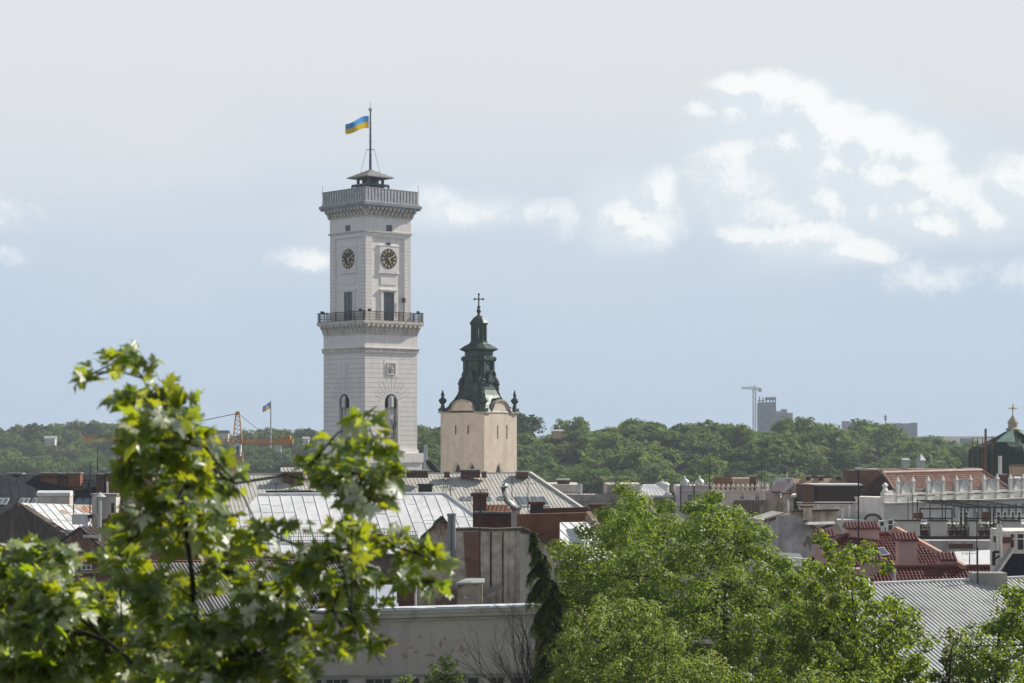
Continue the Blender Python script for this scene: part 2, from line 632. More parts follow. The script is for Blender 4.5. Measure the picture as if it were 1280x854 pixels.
def joints(pl, k):
    z = tz(562) + .7
    while z < tz(443):
        if nz0 < z < nz1 + nw + .55:
            g = nw if z < nz1 else (math.sqrt(max(0, nw * nw - (z - nz1) ** 2)) if z < nz1 + nw else 0)
            g += .28 if z < nz1 else .75
            fbox(mb, pl, -HL - .004, -g, HL - .02, HL + .006, z, z + .06)
            fbox(mb, pl, g, HL + .004, HL - .02, HL + .006, z, z + .06)
        else:
            fbox(mb, pl, -HL - .004, HL + .004, HL - .02, HL + .006, z, z + .06)
        z += .735
    for i in range(11):
        a = math.pi * (.1 + .8 * i / 10)
        r0, r1 = nw + .12, nw + 2.0 + .5 * math.sin(a)
        p = [(r0 * math.cos(a), r0 * math.sin(a)), (r1 * math.cos(a), r1 * math.sin(a))]
        s = .028
        vs = []
        for o in (HL - .02, HL + .012):
            for (u, z_), sg in ((p[0], -1), (p[0], 1), (p[1], 1), (p[1], -1)):
                vs.append(pl(u + sg * s * math.sin(a), o, nz1 + z_ - sg * s * math.cos(a)))
        mb.add(vs, [(4, 5, 6, 7), (0, 1, 5, 4), (1, 2, 6, 5), (2, 3, 7, 6), (3, 0, 4, 7)])
    z = tz(395) + .4
    while z < tz(296):
        for sg in (-1, 1):
            a_, b_ = sorted((sg * (HU + .004), sg * 3.18))
            fbox(mb, pl, a_, b_, HU - .02, HU + .005, z, z + .045)
        z += .56


faces4(joints)
mb.build('stone_joints', MT['joint'], tower)
# upper shaft: pilaster corners, recessed field
mb = MB()
sq(mb, HU - .22, tz(404), tz(294))


def upper(pl, k):
    hc = HU if k % 2 == 0 else HU - .6
    fbox(mb, pl, -hc, -3.2, HU - .6, HU, tz(404), tz(300))
    fbox(mb, pl, 3.2, hc, HU - .6, HU, tz(404), tz(300))
    fbox(mb, pl, -hc, hc, HU - .6, HU, tz(300), tz(294.5))
    # clock surround
    zc = tzf(323.5)
    for h, o in ((1.98, -.10), (1.80, -.04)):
        fbox(mb, pl, -h + WIN_U, h + WIN_U, HU - .5, HU + o, zc - h - .15, zc + h + .1)
    fbox(mb, pl, -2.1 + WIN_U, 2.1 + WIN_U, HU - .4, HU + .03, zc - 2.28, zc - 2.13)
    fbox(mb, pl, -2.1 + WIN_U, 2.1 + WIN_U, HU - .4, HU + .0, zc + 1.92, zc + 2.02)
    # panel between clock and door
    fbox(mb, pl, -1.5 + WIN_U, 1.5 + WIN_U, HU - .4, HU - .13, tzf(356), tzf(346.5))
    # door surround
    fbox(mb, pl, -1.5 + WIN_U, -1.05 + WIN_U, HU - .4, HU - .03, tz(404), tzf(365))
    fbox(mb, pl, 1.05 + WIN_U, 1.5 + WIN_U, HU - .4, HU - .03, tz(404), tzf(365))
    fbox(mb, pl, -1.5 + WIN_U, 1.5 + WIN_U, HU - .4, HU - .03, tzf(365), tzf(363.3))
    fbox(mb, pl, -1.72 + WIN_U, 1.72 + WIN_U, HU - .4, HU + .1, tzf(363.3), tzf(362))


faces4(upper)
sq(mb, HU + .02, tz(292.5), tz(275))
mb.build('upper_shaft', MT['tower_white'], tower)
# cornices, string courses, brackets
mb = MB()
mb_low = MB()
sq(mb, HU + .2, tz(294.5), tz(292.5))
sq(mb_low, HL + .2, tz(442), tz(437.5))
sq(mb_low, HL + .32, tz(437.5), tz(436.6))
sq(mb, HU + .25, tz(275), tz(273.6))


def brackets(pl, k):
    for (h, z0, z1, out, n, o2) in ((HU, tz(274), tz(264.2), 1.0, 12, HU + .02), (HL, tz(418), tz(408), .72, 12, HL + .02)):
        w_ = 2 * (h + out * .4) / n
        for i in range(n):
            u = -(h + out * .35) + w_ * (i + .5)
            a = w_ * .27
            zm = (z0 + z1) / 2
            prof = [(o2 - .1, z0), (o2 + out * .25, z0 + .12), (o2 + out * .5, zm), (o2 + out, z1 - .3), (o2 + out, z1), (o2 - .1, z1)]
            vs = [pl(u - a, o, z) for o, z in prof] + [pl(u + a, o, z) for o, z in prof]
            m = len(prof)
            (mb if h == HU else mb_low).add(vs, [tuple(range(m))[::-1], tuple(range(m, 2 * m))] + [(i_, (i_ + 1) % m, (i_ + 1) % m + m, i_ + m) for i_ in range(m)])
    # coved back between brackets
    for (h, z0, z1, out) in ((HU, tz(273.6), tz(264.2), .62), (HL, tz(421), tz(408), .45)):
        vs = [pl(-h - .02, h - .05, z0), pl(h + .02, h - .05, z0), pl(h + out, h + out, z1), pl(-h - out, h + out, z1)]
        (mb if h == HU else mb_low).add(vs, [(0, 1, 2, 3)])


faces4(brackets)
sq(mb_low, HL + .68, tz(408.3), tz(407))
sq(mb_low, HL + .76, tz(407), tz(403.5))
mb_low.build('balcony_base', MT['tower_trim'], tower)
mb.build('cornice', MT['tower_trim'], tower)
mb = MB()
sq(mb, 5.55, tz(264.3), tz(262))
sq(mb, 5.72, tz(262), tz(258.5))
mb.build('roof_ledge', MT['zinc'], tower)
# parapet with upright battens
mb = MB()
pz0, pz1 = tz(258.5), tz(240.5)


def parapet(pl, k):
    hc = 0 if k % 2 == 0 else .40
    fbox(mb, pl, -5.28 + hc, 5.28 - hc, 5.10, 5.28, pz0, pz1 - .12)
    fbox(mb, pl, -5.42 + hc, 5.42 - hc, 5.05, 5.42, pz1 - .12, pz1)
    n = 17
    for i in range(n):
        u = -5.36 + 10.72 * (i + .5) / n
        fbox(mb, pl, u - .19, u + .19, 5.1, 5.40, pz0 + .3, pz1 - .2)
    fbox(mb, pl, -5.43 + hc, 5.43 - hc, 5.1, 5.43, pz0, pz0 + .28)


faces4(parapet)
mb.build('parapet', MT['zinc_pale'], tower)
MB().box(-5.1, 5.1, -5.1, 5.1, pz0, pz0 + .15).build('roof_deck', MT['zinc'], tower)
# kiosk below the little roof
mb = MB()
for x in (-1.35, 0, 1.35):
    for y in (-1.35, 1.35):
        mb.box(x - .17, x + .17, y - .17, y + .17, pz0, tz(223))
for y in (0,):
    for x in (-1.35, 1.35):
        mb.box(x - .17, x + .17, y - .17, y + .17, pz0, tz(223))
mb.box(-.5, .5, -.5, .5, pz0, tz(223))
mb.box(-1.5, 1.5, -1.5, 1.5, pz0, tz(236.5))
mb.build('kiosk', MT['rail_grey'], tower)
mb = MB()
hz = tz(232.5)
for a, b in (((-2, -2), (2, -2)), ((2, -2), (2, 2)), ((2, 2), (-2, 2)), ((-2, 2), (-2, -2))):
    mb.bar((*a, hz), (*b, hz), .32, .3)
    mb.bar((*a, pz0), (*a, hz), .26)
    mb.bar(((a[0] + b[0]) / 2, (a[1] + b[1]) / 2, pz0), ((a[0] + b[0]) / 2, (a[1] + b[1]) / 2, hz), .22)
mb.build('handrail', MT['rail_grey'], tower)
mb = MB()
e, ea, et = 2.62, tz(223.6), tz(212.5)
mb.add([(-e, -e, ea), (e, -e, ea), (e, e, ea), (-e, e, ea), (-e, -e, ea + .14), (e, -e, ea + .14), (e, e, ea + .14), (-e, e, ea + .14),
        (-.2, -.2, et), (.2, -.2, et), (.2, .2, et), (-.2, .2, et)],
       [(3, 2, 1, 0), (0, 1, 5, 4), (1, 2, 6, 5), (2, 3, 7, 6), (3, 0, 4, 7), (4, 5, 9, 8), (5, 6, 10, 9), (6, 7, 11, 10), (7, 4, 8, 11), (8, 9, 10, 11)])
for k in range(4):
    a = k * math.pi / 2
    for j in range(7):
        u = -e + 2 * e * (j + .5) / 7
        q0 = Vector((u, -e, ea + .16))
        h_ = 1 - abs(u) / e
        q1 = Vector((u * 1.0, -e + (e - .2) * h_, ea + .16 + (et - ea - .14) * h_))
        R_ = Matrix.Rotation(a, 3, 'Z')
        mb.bar(R_ @ q0, R_ @ q1, .06, .05)
mb.build('kiosk_roof', M('kiosk_lead', (.34, .34, .33), (.22, .22, .21), 2, .6, .15), tower)
# flag mast, its stays, ball and flag
mast = MB().tube([(0, 0, et - .3), (0, 0, tz(186)), (0, 0, tz(139))], [.22, .17, .12], 10).build('flag_mast', MT['rail_grey'], tower)
mb = MB()
ca_ = (math.cos(-TROT), math.sin(-TROT))
for sg in (-1, 1):
    d = Vector((ca_[0] * sg, ca_[1] * sg, 0))
    mb.tube([d * .6 + Vector((0, 0, tz(187))), d * 1.5 + Vector((0, 0, tz(216)))], .028, 5)
d = Vector((ca_[0], ca_[1], 0))
mb.bar(d * -.65 + Vector((0, 0, tz(187))), d * .65 + Vector((0, 0, tz(187))), .08)
for j in range(8):
    z = tz(210 - j * 8)
    mb.bar(d * -.26 + Vector((0, 0, z)), d * .26 + Vector((0, 0, z)), .04)
mb.build('mast_stays', MT['rail_grey'], mast)
MB().lathe([(.02, -.35), (.22, -.25), (.33, 0), (.22, .25), (.02, .35)], 12, (0, 0, tz(137))).build('mast_ball', MT['tower_trim'], mast, True)
MB().tube([(0, 0, tz(135)), (0, 0, tz(127))], .025, 5).build('mast_tip', MT['iron'], mast)


def flag_cloth(base, L, h, droop, fold, dirv, parent_, up0, mats, amp=.35):
    """waving two-band cloth, a single sheet the light comes through; base = hoist top"""
    nx, bands = 18, ((0, .5), (.5, 1))
    res = []
    side = Vector((-dirv.y, dirv.x, 0))
    for bi, (a0, a1) in enumerate(bands):
        mb_ = MB()
        vs, fs = [], []
        ny = 4
        for s in (0,):
            for i in range(nx + 1):
                t = i / nx
                for j in range(ny + 1):
                    v = a0 + (a1 - a0) * j / ny
                    off = amp * t ** .7 * math.sin(t * 7.5 + v * 1.6) 
                    p = base + dirv * (L * t) + side * off + Vector((0, 0, -h * v * (1 - .18 * t) - droop * t ** 1.25 + fold * math.sin(t * 6.3)))
                    vs.append(p)
        N_ = (nx + 1) * (ny + 1)
        for i in range(nx):
            for j in range(ny):
                a = i * (ny + 1) + j
                fs.append((a, a + 1, a + ny + 2, a + ny + 1))
        mb_.add(vs, fs)
        res.append((mb_, mats[bi]))
    return res


flag = thing('flag', 'blue and yellow flag flying from the mast of the white clock tower', 'flag', tower.location + Vector((0, 0, tz(161))), 0, 'blue and yellow flags')
for (mb_, m_), nm in zip(flag_cloth(P(461, 145, TY), 3.75, 1.95, 1.5, .12, Vector((-.97, -.24, 0)).normalized(), flag, 0,
                         (MT['flag_blue'], MT['flag_yellow'])), ('blue_band', 'yellow_band')):
    mb_.build(nm, m_, flag, True)


# windows, clocks, doors on each side
def openings(pl, k):
    mb = MB()
    fbox(mb, pl, -.5 + WIN_U, .5 + WIN_U, HU - .1, HU + .03, tzf(289), tzf(281.5))
    for u in (-.5, 0, .5):
        pass
    wdw = mb.build('attic_window', MT['glass_dark'], tower)
    mb = MB()
    for u in (-.5, 0, .5):
        fbox(mb, pl, u - .06 + WIN_U, u + .06 + WIN_U, HU - .1, HU + .06, tzf(289), tzf(281.5))
    fbox(mb, pl, -.5 + WIN_U, .5 + WIN_U, HU - .1, HU + .055, tzf(285.5), tzf(284.9))
    mb.build('window_frame', MT['rail_grey'], wdw)
    if k == 0:
        mb = MB()
        fbox(mb, pl, -.32 + WIN_U, .32 + WIN_U, HU - .5, HU - .03, tzf(307), tzf(303.4))
        mb.build('small_window', MT['glass_dark'], tower)
    zc = tzf(323.5)
    R = 1.55
    mb = MB()
    n = 40
    ring = [(R * math.cos(2 * math.pi * i / n), R * math.sin(2 * math.pi * i / n)) for i in range(n)]
    vs = [pl(u + WIN_U, HU - .06, zc + z) for u, z in ring] + [pl(u + WIN_U, HU + .02, zc + z) for u, z in ring]
    mb.add(vs, [tuple(range(n, 2 * n))] + [(i, (i + 1) % n, (i + 1) % n + n, i + n) for i in range(n)])
    dial = mb.build('clock_face', MT['clock_black'], tower)
    mb = MB()

    def stroke(u0, z0, u1, z1, w0, o=HU + .035):
        d = Vector((u1 - u0, z1 - z0))
        s = Vector((-d.y, d.x)).normalized() * w0 / 2
        q = [(u0 + s.x, z0 + s.y), (u1 + s.x, z1 + s.y), (u1 - s.x, z1 - s.y), (u0 - s.x, z0 - s.y)]
        vs = [pl(u + WIN_U, o, zc + z) for u, z in q] + [pl(u + WIN_U, o - .03, zc + z) for u, z in q]
        mb.add(vs, [(0, 1, 2, 3), (0, 4, 5, 1), (1, 5, 6, 2), (2, 6, 7, 3), (3, 7, 4, 0)])
    NUM = ['XII', 'I', 'II', 'III', 'IIII', 'V', 'VI', 'VII', 'VIII', 'IX', 'X', 'XI']
    for i, s in enumerate(NUM):
        a = math.pi / 2 - i * math.pi / 6
        W_ = {'I': .10, 'V': .17, 'X': .19}
        tot = sum(W_[c_] for c_ in s)
        x = -tot / 2
        for c_ in s:
            ww = W_[c_]

            def tr(uu, rr):
                # local letter frame: tops point away from the centre
                rad, tan = .98 + rr * .40, uu
                return (rad * math.cos(a) + tan * math.sin(a), rad * math.sin(a) - tan * math.cos(a))
            if c_ == 'I':
                stroke(*tr(x + ww / 2, 0), *tr(x + ww / 2, 1), .055)
            elif c_ == 'V':
                stroke(*tr(x + ww / 2, 0), *tr(x + .02, 1), .055)
                stroke(*tr(x + ww / 2, 0), *tr(x + ww - .02, 1), .05, HU + .038)
            else:
                stroke(*tr(x + .02, 0), *tr(x + ww - .02, 1), .055)
                stroke(*tr(x + ww - .02, 0), *tr(x + .02, 1), .05, HU + .038)
            x += ww
    n2 = 60
    for i in range(n2):
        a = 2 * math.pi * i / n2
        if i % 5 == 0:
            stroke(1.43 * math.cos(a), 1.43 * math.sin(a), 1.5 * math.cos(a), 1.5 * math.sin(a), .06)
    mb.build('numerals', MT['gold'], dial)
    for nm, deg, L, w0, o in (('minute_hand', 90 - 66, 1.2, .09, HU + .075), ('hour_hand', 90 - 156, .82, .13, HU + .055)):
        mb = MB()
        a = math.radians(deg)
        stroke(-.2 * math.cos(a), -.2 * math.sin(a), L * math.cos(a), L * math.sin(a), w0, o)
        mb.build(nm, MT['gold'], dial)
    mb = MB()
    fbox(mb, pl, -1.05 + WIN_U, 1.05 + WIN_U, HU - .3, HU - .17, zb + .1, tzf(365))
    dr = mb.build('balcony_door', MT['glass_dark'], tower)
    mb = MB()
    for u in (-.99, 0, .99):
        fbox(mb, pl, u - .06 + WIN_U, u + .06 + WIN_U, HU - .3, HU - .12, zb + .1, tzf(365))
    for py in (375, 388):
        fbox(mb, pl, -1.05 + WIN_U, 1.05 + WIN_U, HU - .3, HU - .13, tzf(py) - .06, tzf(py))
    mb.build('door_frame', MT['rail_grey'], dr)
    # square relief panel on the lower shaft
    mb = MB()
    fbox(mb, pl, -1.45, 1.45, HL - .3, HL + .03, tzf(472), tzf(450))
    fbox(mb, pl, -.85, .85, HL - .3, HL + .07, tzf(468.5), tzf(453.5))
    for u0, u1, z0, z1 in ((-.85, .85, 468.5, 467.3), (-.85, .85, 454.7, 453.5), (-.85, -.7, 467.3, 454.7), (.7, .85, 467.3, 454.7)):
        fbox(mb, pl, u0, u1, HL, HL + .14, tzf(z0), tzf(z1))
    fr = mb.build('relief_frame', MT['tower_white'], tower)
    if k == 0:
        mb = MB()
        fbox(mb, pl, -.68, .68, HL, HL + .085, tzf(467.2), tzf(454.8))
        back = mb.build('relief_ground', MT['joint'], fr)
        mb = MB()
        for i in range(10):
            a0 = math.radians(40 + i * 31)
            a1 = math.radians(40 + (i + 1) * 31)
            stroke2 = [(.38 * math.cos(a0), .46 * math.sin(a0)), (.38 * math.cos(a1), .46 * math.sin(a1))]
            mb.bar(pl(stroke2[0][0], HL + .13, tzf(461) + stroke2[0][1]), pl(stroke2[1][0], HL + .13, tzf(461) + stroke2[1][1]), .16, .14)
        mb.lathe([(.02, -.2), (.16, -.12), (.18, .05), (.02, .2)], 8, pl(0, HL + .13, tzf(461)))
        mb.build('relief_emblem', MT['tower_trim'], fr)
    # niche: dark louvre lunette above, pale panel, balustrade at the foot
    mb = MB()
    n = 12
    lz = tz(510)
    pts = [(-nw + .02, lz), (nw - .02, lz)] + [(nw * .98 * math.cos(math.pi * i / n), nz1 + nw * .98 * math.sin(math.pi * i / n)) for i in range(n + 1)]
    vs = [pl(u, HL - .38, z) for u, z in pts]
    mb.prism(vs, pl(0, HL - .45, 0) - pl(0, HL - .38, 0))
    mb.build('lunette', MT['clock_black'], tower)
    mb = MB()
    for i in range(9):
        u = -nw + .14 + i * (2 * nw - .28) / 8
        fbox(mb, pl, u - .07, u + .07, HL - .32, HL - .18, tz(559), tz(546))
    fbox(mb, pl, -nw, nw, HL - .35, HL - .15, tz(546), tz(544.6))
    mb.build('niche_balustrade', MT['tower_trim'], tower)
    mb = MB()
    fbox(mb, pl, -.12, .32, HL - .1, HL + .18, tz(509.5), tz(496))
    fbox(mb, pl, -.55, -.2, HL - .15, HL + .05, tz(510), tz(497.5))
    for u in (.1, -.3):
        mb.tube([pl(u, HL - .05, tz(526)), pl(u, HL - .05, tz(494))], .05, 6)
    fbox(mb, pl, -.05, .3, HL - .2, HL + .02, tz(524), tz(519))
    ant = mb.build('panel_antennas', MT['antenna_white'], tower)
    mb = MB()
    mb.tube([pl(.05, HL - .12, tz(509)), pl(.1, HL - .12, tz(518)), pl(0, HL - .12, tz(527))], .09, 6)
    if k == 0:
        mb.tube([pl(.75, HL - .12, tz(520)), pl(.5, HL - .12, tz(540)), pl(.55, HL - .12, tz(548))], .07, 6)
        mb.tube([pl(.5, HL - .12, tz(537)), pl(1.1, HL - .12, tz(528))], .07, 6)
        mb.tube([pl(.05, HL - .12, tz(526)), pl(.5, HL - .12, tz(538))], .05, 6)
    mb.build('antenna_cables', MT['iron'], ant)


faces4(openings)
# balcony railing
mb = MB()
rb, rt = zb + .18, tz(392.5)
RH = 5.80


def railing(pl, k):
    for z, t in ((rt, .09), (rb + .1, .06), ((rb + rt) / 2 + .25, .04)):
        fbox(mb, pl, -RH, RH, RH - .05, RH + .05, z - t / 2, z + t / 2)
    n = 46
    for i in range(n + 1):
        u = -RH + 2 * RH * i / n
        s = .055 if i % 9 == 0 else .02
        fbox(mb, pl, u - s, u + s, RH - s, RH + s, zb, rt + (.15 if i % 9 == 0 else 0))
    for i in range(23):
        u = -RH + .25 + (2 * RH - .25) * i / 23
        mb.tube([pl(u + .17 * math.cos(a_ * math.pi / 3), RH, rb + .5 + .17 * math.sin(a_ * math.pi / 3)) for a_ in range(7)], .018, 4, False)


faces4(railing)
mb.build('balcony_railing', MT['iron'], tower)
# floodlights and a lamp at the railing
mb = MB()
for sx, sy in ((-1, -1), (1, -1), (1, 1), (-1, 1)):
    for t in (0, 1):
        x = sx * (RH - (0 if t else 1.0))
        y = sy * (RH - (1.0 if t else 0))
        mb.tube([(x, y, zb), (x, y, rt + .1)], .04, 5)
        mb.cbox((x, y, rt + .02), .5, .3, .34, .6 * sx)
mb.build('floodlights', MT['iron'], tower)


def lamp(pl, k):
    mb.tube([pl(2.9, HU + .1, zb), pl(2.95, HU + .25, tz(382)), pl(2.8, HU + .35, tz(374))], .05, 6)
    mb.cbox(pl(2.8, HU + .35, tz(379)), .5, .4, .7, .4)


mb = MB()
faces4(lamp, (0,))
mb.build('wall_lamp', MT['iron'], tower)
mb = MB()
for x, y in ((-5.3, -5.3), (5.3, -5.3), (5.3, 5.3), (-5.3, 5.3)):
    mb.tube([(x, y, pz1), (x, y, pz1 + 1.0)], .03, 5)
mb.build('lightning_rods', MT['iron'], tower)

# ---------------------------------------------------------------- the cathedral bell tower
CY = 335.0


def cz(py):
    return ZC + (HY - py) * CY / FPX


CROT = math.radians(54.0)
bell = thing('bell_tower', 'beige church bell tower with dark green baroque copper spire and cross', 'tower', ((598.5 - 640) * CY / FPX, CY, 0), CROT, local=True)
HB = 4.56
ze = cz(517)
mb = MB()
na = 20
GW, GH = 2.55, cz(501.5) - ze


def gable_prof():
    """curved gable outline from the left corner to the right corner"""
    pts = [(-HB, 0), (-GW - .55, 0)]
    for i in range(7):
        t = i / 6
        pts.append((-GW - .55 + .75 * t, .55 * t * t))
    for i in range(na + 1):
        a = math.pi * (.93 - .86 * i / na)
        pts.append((GW * .86 * math.cos(a), .35 + (GH - .35) * math.sin(a) ** .9))
    for i in range(7):
        t = 1 - i / 6
        pts.append((GW + .55 - .75 * t, .55 * t * t))
    pts += [(GW + .55, 0), (HB, 0)]
    return pts


GP = gable_prof()


def bell_side(pl, k):
    # wall skin with two slit windows and pointed openings; built as strips
    holes = [(-1.55, -1.22, cz(543), cz(532)), (1.05, 1.38, cz(543), cz(532))] if k in (1, 3) else [(-1.05, -.65, cz(549), cz(532)), (1.55, 1.95, cz(549), cz(532))]
    hc = HB if k % 2 == 0 else HB - .35
    xs = sorted({-hc, hc, *[h[0] for h in holes], *[h[1] for h in holes]})
    for a, b in zip(xs[:-1], xs[1:]):
        hole = [h for h in holes if h[0] == a and h[1] == b]
        if hole:
            fbox(mb, pl, a, b, HB - .35, HB, 0, hole[0][2])
            fbox(mb, pl, a, b, HB - .35, HB, hole[0][3], ze)
        else:
            fbox(mb, pl, a, b, HB - .35, HB, 0, ze)
    vs = [pl(max(-HB + .5, min(HB - .5, u)), HB, ze + z) for u, z in GP]
    mb.prism(vs, pl(0, HB - .5, 0) - pl(0, HB, 0))


faces4(bell_side)
mb.build('shaft', MT['beige'], bell)
mb = MB().box(-HB + .4, HB - .4, -HB + .4, HB - .4, 0, ze - .05)
mb.build('inner_core', MT['clock_black'], bell)
mb = MB()


def bell_cornice(pl, k):
    for (u0, z0), (u1, z1) in zip(GP[:-1], GP[1:]):
        ext = .36
        uu0 = u0 - (ext if u0 <= -HB else 0)
        uu1 = u1 + (ext if u1 >= HB else 0)
        vs = []
        for o in (HB - .6, HB + .24):
            vs += [pl(uu0, o, ze + z0 + .02), pl(uu1, o, ze + z1 + .02), pl(uu1, o, ze + z1 + .25), pl(uu0, o, ze + z0 + .25)]
        mb.add(vs, [(4, 5, 6, 7), (3, 2, 1, 0), (0, 1, 5, 4), (3, 7, 6, 2), (0, 4, 7, 3), (1, 2, 6, 5)])


faces4(bell_cornice)
mb.build('curved_cornice', MT['beige_trim'], bell)


def bell_openings(pl, k):
    if k in (0, 3):
        for uc in ((-.4,) if k == 0 else (-1.1, 1.85)):
            mb = MB()
            pts = [(-.95, 0), (.95, 0), (.95, 1.3)] + [(.95 - .95 * t, 1.3 + 1.35 * math.sin(t * math.pi / 2)) for t in (.25, .5, .75, 1)] + \
                  [(-.95 + .95 * t, 1.3 + 1.35 * math.sin(t * math.pi / 2)) for t in (.75, .5, .25)] + [(-.95, 1.3)]
            zz = cz(597.5)
            vs = [pl(uc + u, HB + .02, zz + z) for u, z in pts]
            mb.prism(vs, pl(0, HB - .1, 0) - pl(0, HB + .02, 0))
            fr = mb.build('pointed_opening', MT['beige_trim'], bell)
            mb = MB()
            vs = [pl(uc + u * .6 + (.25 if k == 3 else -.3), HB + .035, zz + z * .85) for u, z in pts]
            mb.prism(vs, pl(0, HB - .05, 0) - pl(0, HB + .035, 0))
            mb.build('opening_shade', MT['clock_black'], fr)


faces4(bell_openings)
# spire: flared chamfered roof, drum, cornice
def chamf(h, c):
    c = h * c
    return [(-h, -h + c), (-h + c, -h), (h - c, -h), (h, -h + c), (h, h - c), (h - c, h), (-h + c, h), (-h, h - c)]


def loft(mb, prof):
    b = len(mb.v)
    for h, c_, z in prof:
        for x, y in chamf(h, c_):
            mb.v.append(Vector((x, y, z)))
    for i in range(len(prof) - 1):
        for j in range(8):
            j2 = (j + 1) % 8
            mb.f.append((b + i * 8 + j, b + i * 8 + j2, b + (i + 1) * 8 + j2, b + (i + 1) * 8 + j))
    mb.f.append(tuple(b + j for j in range(8))[::-1])
    mb.f.append(tuple(b + (len(prof) - 1) * 8 + j for j in range(8)))


S = CY / FPX / 1.22
mb = MB()
loft(mb, [(4.7, .12, cz(516)), (4.45, .15, cz(512)), (3.75, .2, cz(506)), (3.15, .25, cz(500)), (2.7, .3, cz(494)), (2.4, .33, cz(488)), (2.2, .36, cz(480)),
          (2.1, .38, cz(474)), (2.35, .38, cz(473)), (2.35, .38, cz(471.5)), (2.0, .4, cz(470)), (1.92, .4, cz(455)), (1.95, .4, cz(452)),
          (2.3, .4, cz(451)), (2.35, .4, cz(447)), (2.05, .4, cz(446)), (2.05, .4, cz(440)), (2.75, .4, cz(437.5)), (2.8, .4, cz(436.5)), (2.2, .42, cz(433)), (1.55, .45, cz(430)), (1.3, .5, cz(428))])
mb.build('spire_roof', MT['copper'], bell)
mb = MB()


def scrolls(pl, k):
    # a dormer with a round head low on each side, pilasters and scrolls above
    n = 12
    for (w0, zb_, zt_, o1) in ((1.25, cz(516), cz(498), 4.2), (.85, cz(478), cz(464), 2.75)):
        pts = [(-w0, zb_), (w0, zb_)] + [(w0 * math.cos(math.pi * i / n), zt_ - w0 + w0 * math.sin(math.pi * i / n)) for i in range(n + 1)]
        vs = [pl(u, o1, z) for u, z in pts]
        mb.prism(vs, pl(0, 1.5, 0) - pl(0, o1, 0))
        for i in range(n):
            a0, a1 = math.pi * i / n, math.pi * (i + 1) / n
            mb.bar(pl(w0 * math.cos(a0), o1 + .05, zt_ - w0 + w0 * math.sin(a0)), pl(w0 * math.cos(a1), o1 + .05, zt_ - w0 + w0 * math.sin(a1)), .3, .22)
    for u in (-1.25, 1.25):
        fbox(mb, pl, u - .22, u + .22, 1.8, 2.22, cz(470), cz(452))
        mb.lathe([(.1, -.6), (.42, -.3), (.5, 0), (.3, .35), (.1, .6)], 8, pl(u * 1.45, 2.25, cz(476)))
        mb.lathe([(.08, -.4), (.3, -.2), (.34, .1), (.1, .45)], 8, pl(u * 1.2, 2.2, cz(449)))


faces4(scrolls)
for k in range(4):
    a = math.radians(45 + 90 * k)
    d = Vector((math.cos(a), math.sin(a), 0))
    rib = [(6.0, 515), (5.0, 508), (4.2, 501), (3.55, 494), (3.1, 486), (2.8, 477), (2.72, 470)]
    mb.tube([d * r * .98 + Vector((0, 0, cz(z))) for r, z in rib], [.2, .2, .2, .2, .22, .28, .2], 6)
    mb.lathe([(.15, -1), (.4, -.6), (.3, -.1), (.5, .3), (.2, .8), (.05, 1.2)], 8, tuple(d * 3.5) if False else (d.x * 3.1, d.y * 3.1, cz(482)))
mb.build('spire_ornament', MT['copper'], bell)
# open lantern
mb = MB()
for k in range(8):
    a = math.pi / 8 + k * math.pi / 4
    x, y = 1.12 * math.cos(a), 1.12 * math.sin(a)
    mb.tube([(x, y, cz(429)), (x, y, cz(405))], [.30, .26], 6)
mb.lathe([(1.55, cz(430)), (1.5, cz(427)), (1.2, cz(426))], 8, ph=math.pi / 8)
mb.lathe([(1.15, cz(411)), (1.3, cz(407)), (1.62, cz(405)), (1.62, cz(404)), (1.35, cz(401)), (.9, cz(397)), (.35, cz(394.5)), (.22, cz(392)), (.42, cz(389)), (.34, cz(387)), (.15, cz(385)), (.1, cz(383))], 8, ph=math.pi / 8)
mb.build('lantern', MT['copper'], bell)
mb = MB()
c0 = math.cos(-CROT), math.sin(-CROT)
d = Vector((c0[0], c0[1], 0))
zc0, zc1 = cz(386), cz(368)
mb.bar((0, 0, zc0), (0, 0, zc1), .17)
zm = cz(374)
mb.bar(d * -.72 + Vector((0, 0, zm)), d * .72 + Vector((0, 0, zm)), .17)
for q in (Vector((0, 0, zc1)), d * -.72 + Vector((0, 0, zm)), d * .72 + Vector((0, 0, zm))):
    mb.lathe([(.03, -.2), (.17, -.1), (.2, 0), (.17, .1), (.03, .2)], 8, q)
mb.lathe([(.05, -.3), (.3, -.1), (.3, .1), (.05, .3)], 10, (0, 0, cz(384)))
mb.build('cross', MT['iron'], bell)
for sx, sy in ((-1, -1), (1, -1), (1, 1), (-1, 1)):
    mb = MB()
    x, y = sx * (HB - .25), sy * (HB - .25)
    mb.cbox((x, y, ze + .3), 1.05, 1.05, .55)
    mb.lathe([(.5, .85), (.4, 1.0), (.26, 1.5), (.5, 1.75), (.72, 2.1), (.62, 2.35), (.3, 2.6), (.22, 2.9), (.36, 3.1), (.2, 3.4), (.06, 3.9)], 10, (x, y, ze))
    mb.build('corner_urn', MT['copper'], bell, False)
